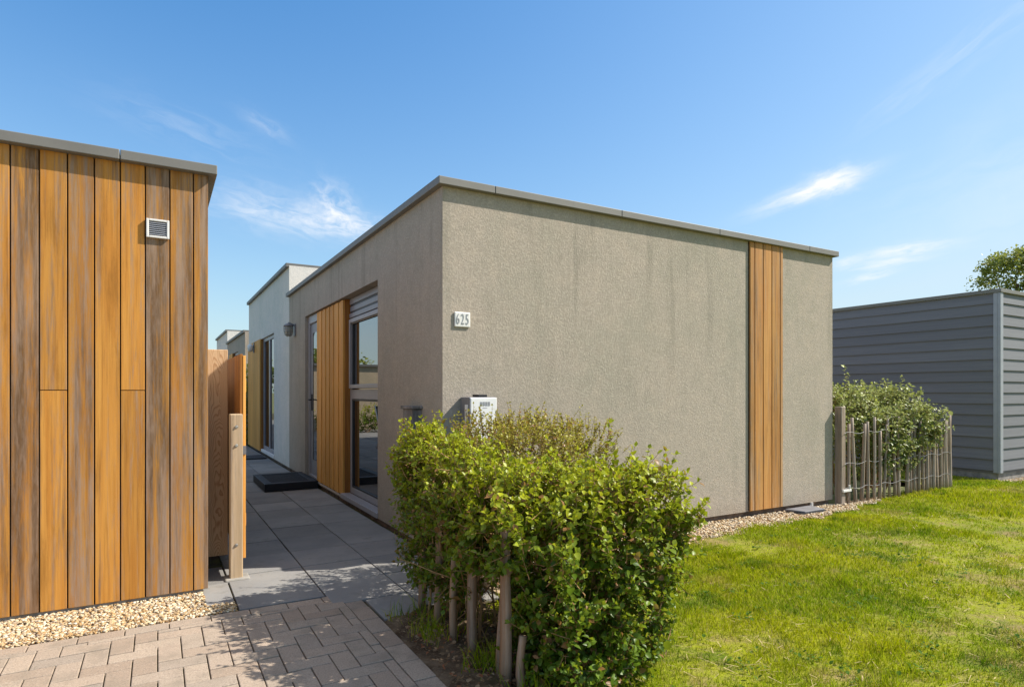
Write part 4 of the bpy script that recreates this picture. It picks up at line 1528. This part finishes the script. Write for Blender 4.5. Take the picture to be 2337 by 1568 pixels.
for s in (-0.25, 0.25):
    b.tube([(-0.55 + s, 13.25, 0), (-0.55 + s, 13.85, 1.0)], 0.014)
    b.tube([(-0.55 + s * .9, 13.8, 0), (-0.55 + s * .9, 13.25, 0.62), (-0.55 + s * .9, 13.62, 0.64)], 0.014)
b.build('frame', M['steel'], ch)
b = MB()
b.box(-0.79, -0.31, 13.22, 13.62, 0.43, 0.445)
b.build('seat', M['black_plastic'], ch)
b = MB()
b.add([(-0.79, 13.60, 0.5), (-0.31, 13.60, 0.5), (-0.31, 13.84, 0.98), (-0.79, 13.84, 0.98), (-0.79, 13.62, 0.49), (-0.31, 13.62, 0.49), (-0.31, 13.86, 0.97), (-0.79, 13.86, 0.97)],
      [(0, 1, 2, 3), (7, 6, 5, 4), (0, 4, 5, 1), (2, 6, 7, 3), (1, 5, 6, 2), (0, 3, 7, 4)])
b.build('backrest', M['black_plastic'], ch)


# ------------------------------------------------------------------ grass
def vnoise(x, y, s, seed):
    xi, yi = x * s + seed * 17.1, y * s - seed * 9.7
    x0, y0 = np.floor(xi), np.floor(yi)
    fx, fy = xi - x0, yi - y0
    fx, fy = fx * fx * (3 - 2 * fx), fy * fy * (3 - 2 * fy)

    def h(a, b):
        q = np.sin(a * 127.1 + b * 311.7 + seed * 74.7) * 43758.5453
        return q - np.floor(q)
    return (h(x0, y0) * (1 - fx) + h(x0 + 1, y0) * fx) * (1 - fy) + (h(x0, y0 + 1) * (1 - fx) + h(x0 + 1, y0 + 1) * fx) * fy


def blades(name, x, y, z, hgt, wid, label, mat):
    n = len(x)
    a = RNG.uniform(0, 2 * math.pi, n)
    lean = RNG.uniform(0.1, 1.1, n) * hgt
    la = RNG.uniform(0, 2 * math.pi, n)
    wx, wy = np.cos(a) * wid / 2, np.sin(a) * wid / 2
    lx, ly = np.cos(la) * lean, np.sin(la) * lean
    base = np.stack([x, y, z - 0.004], -1)
    v = np.empty((n, 5, 3))
    v[:, 0] = base + np.stack([wx, wy, 0 * x], -1)
    v[:, 1] = base - np.stack([wx, wy, 0 * x], -1)
    mid = base + np.stack([lx * 0.35, ly * 0.35, hgt * 0.6], -1)
    v[:, 2] = mid - np.stack([wx, wy, 0 * x], -1) * 0.75
    v[:, 3] = mid + np.stack([wx, wy, 0 * x], -1) * 0.75
    v[:, 4] = base + np.stack([lx, ly, hgt], -1)
    tri = np.array([(0, 1, 2), (0, 2, 3), (3, 2, 4)])
    f = tri[None] + 5 * np.arange(n)[:, None, None]
    o = mesh_obj(name, v.reshape(-1, 3), f.reshape(-1, 3), mat)
    return tag(o, label, 'grass', None, 'stuff')


xs_, ys_ = [], []
for (x0, x1, y0, y1, dens) in [(1.1, 4.2, 0.2, 4.05, 11000), (4.2, 7.5, 0.0, 4.3, 6500), (7.5, 13.0, 0.5, 4.45, 3600), (9.4, 10.75, 4.4, 7.5, 3000), (4.2, 13, -2.5, 0.5, 900), (1.1, 4.2, -2.5, 0.2, 1200)]:
    k = int((x1 - x0) * (y1 - y0) * dens)
    xs_.append(RNG.uniform(x0, x1, k)); ys_.append(RNG.uniform(y0, y1, k))
gx, gy = np.concatenate(xs_), np.concatenate(ys_)
ok = (gy < grass_edge(gx) + RNG.normal(0, 0.03, len(gx))) & (gx > lawn_left(gy) + RNG.normal(0, 0.06, len(gx)))
patch = vnoise(gx, gy, 1.6, 1) * 0.5 + vnoise(gx, gy, 4.3, 2) * 0.3 + vnoise(gx, gy, 11, 3) * 0.2
ok &= RNG.random(len(gx)) < np.clip((patch - 0.26) * 3.6, 0.16, 1.0)
gx, gy, patch = gx[ok], gy[ok], patch[ok]
dist = np.hypot(gx, gy)
clump = vnoise(gx, gy, 5.5, 5) * 0.6 + vnoise(gx, gy, 13, 6) * 0.4
hg = (0.014 + 0.024 * np.clip(patch * 1.3 - 0.1, 0, 1) + 0.045 * np.clip(clump - 0.62, 0, 1) * 3.0) * RNG.uniform(0.6, 1.3, len(gx))
wd = np.clip(0.0032 * (dist / 3.2) ** 0.7, 0.0028, 0.008) * RNG.uniform(0.8, 1.3, len(gx))
blades('grass', gx, gy, lawn_h(gx, gy) - 0.012, hg, wd, 'short sunlit yellow-green lawn grass with dry patches', M['blade'])

# dry straw lying in the lawn
k = 3000
sx_, sy_ = RNG.uniform(1.6, 7.5, k), RNG.uniform(0.6, 4.1, k)
kk = (sy_ < grass_edge(sx_)) & (sx_ > lawn_left(sy_)) & (RNG.random(k) < np.clip(vnoise(sx_, sy_, 2.1, 8) * 1.6 - 0.45, 0.05, 1))
sx_, sy_ = sx_[kk], sy_[kk]
k = len(sx_)
a = RNG.uniform(0, 6.28, k)
ln = RNG.uniform(0.012, 0.035, k)
w_ = RNG.uniform(0.0012, 0.0026, k)
zz = lawn_h(sx_, sy_) + RNG.uniform(-0.004, 0.022, k)
ca, sa = np.cos(a), np.sin(a)
v = np.stack([np.stack([sx_ + ca * ln * e - sa * w_ * q, sy_ + sa * ln * e + ca * w_ * q, zz + 0.004 * e], -1) for e, q in ((-1, -1), (1, -1), (1, 1), (-1, 1))], 1)
f = np.array([(0, 1, 2, 3)])[None] + 4 * np.arange(k)[:, None, None]
o = mesh_obj('straw', v.reshape(-1, 3), f.reshape(-1, 4), plain_mat('straw', (0.36, 0.28, 0.12), 0.9, var=0.4, scale=40))
tag(o, 'dry straw-coloured clippings lying in the thin parts of the lawn', 'straw', None, 'stuff')

# broad-leaved weeds among the grass
k = 110
wx_ = RNG.uniform(1.7, 5.5, k); wy_ = RNG.uniform(0.9, 3.6, k)
P_, A_, U_, S_, Y_ = [], [], [], [], []
for x, y in zip(wx_, wy_):
    if y > grass_edge(x) or x < lawn_left(y):
        continue
    for q in range(RNG.integers(6, 14)):
        a = RNG.uniform(0, 6.28)
        P_.append((x + RNG.normal(0, 0.03), y + RNG.normal(0, 0.03), float(lawn_h(x, y)) + 0.005))
        A_.append((math.cos(a), math.sin(a), RNG.uniform(0.2, 0.9)))
        U_.append((0, 0, 1)); S_.append(RNG.uniform(0.012, 0.030)); Y_.append(0.1)
o = leaves('lawn_weeds', np.array(P_), np.array(A_), np.array(U_), np.array(S_), np.array(Y_), M['weed'], None)
tag(o, 'small dark green rosette weeds scattered in the lawn', 'weeds', None, 'stuff')

# tufts and litter in the bed
tx, ty = [], []
for (cx, cy, r, k) in [(1.36, 2.56, 0.05, 160), (1.24, 3.02, 0.07, 120), (1.33, 3.32, 0.08, 90), (1.42, 2.25, 0.06, 90), (1.18, 3.45, 0.06, 80), (1.55, 3.05, 0.15, 120)]:
    tx.append(RNG.normal(cx, r, k)); ty.append(RNG.normal(cy, r, k))
tx, ty = np.concatenate(tx), np.concatenate(ty)
kk = (tx > 1.125) & (ty < 3.42)
tx, ty = tx[kk], ty[kk]
blades('bed_tufts', tx, ty, np.full(len(tx), 0.012), RNG.uniform(0.04, 0.13, len(tx)), np.full(len(tx), 0.004), 'thin grass tufts growing between the stakes under the hedge', M['blade'])
k = 900
P_ = np.stack([RNG.uniform(1.13, 1.75, k), RNG.uniform(2.0, 3.4, k), RNG.uniform(0.012, 0.04, k)], -1)
a = RNG.uniform(0, 6.28, k)
mlit = leaf_mat('dead_leaf', (0.16, 0.09, 0.045), (0.30, 0.19, 0.10), (0.42, 0.30, 0.18), (0.30, 0.11, 0.05), 0.2, 0.8, 0.2)
o = leaves('leaf_litter', P_, np.stack([np.cos(a), np.sin(a), RNG.normal(0, .2, k)], -1), RNG.normal(0, .5, (k, 3)) + np.array([0, 0, 1]), RNG.uniform(0.012, 0.03, k), RNG.random(k), mlit, None)
tag(o, 'dry brown fallen leaves on the bed under the hedge', 'leaf litter', None, 'stuff')
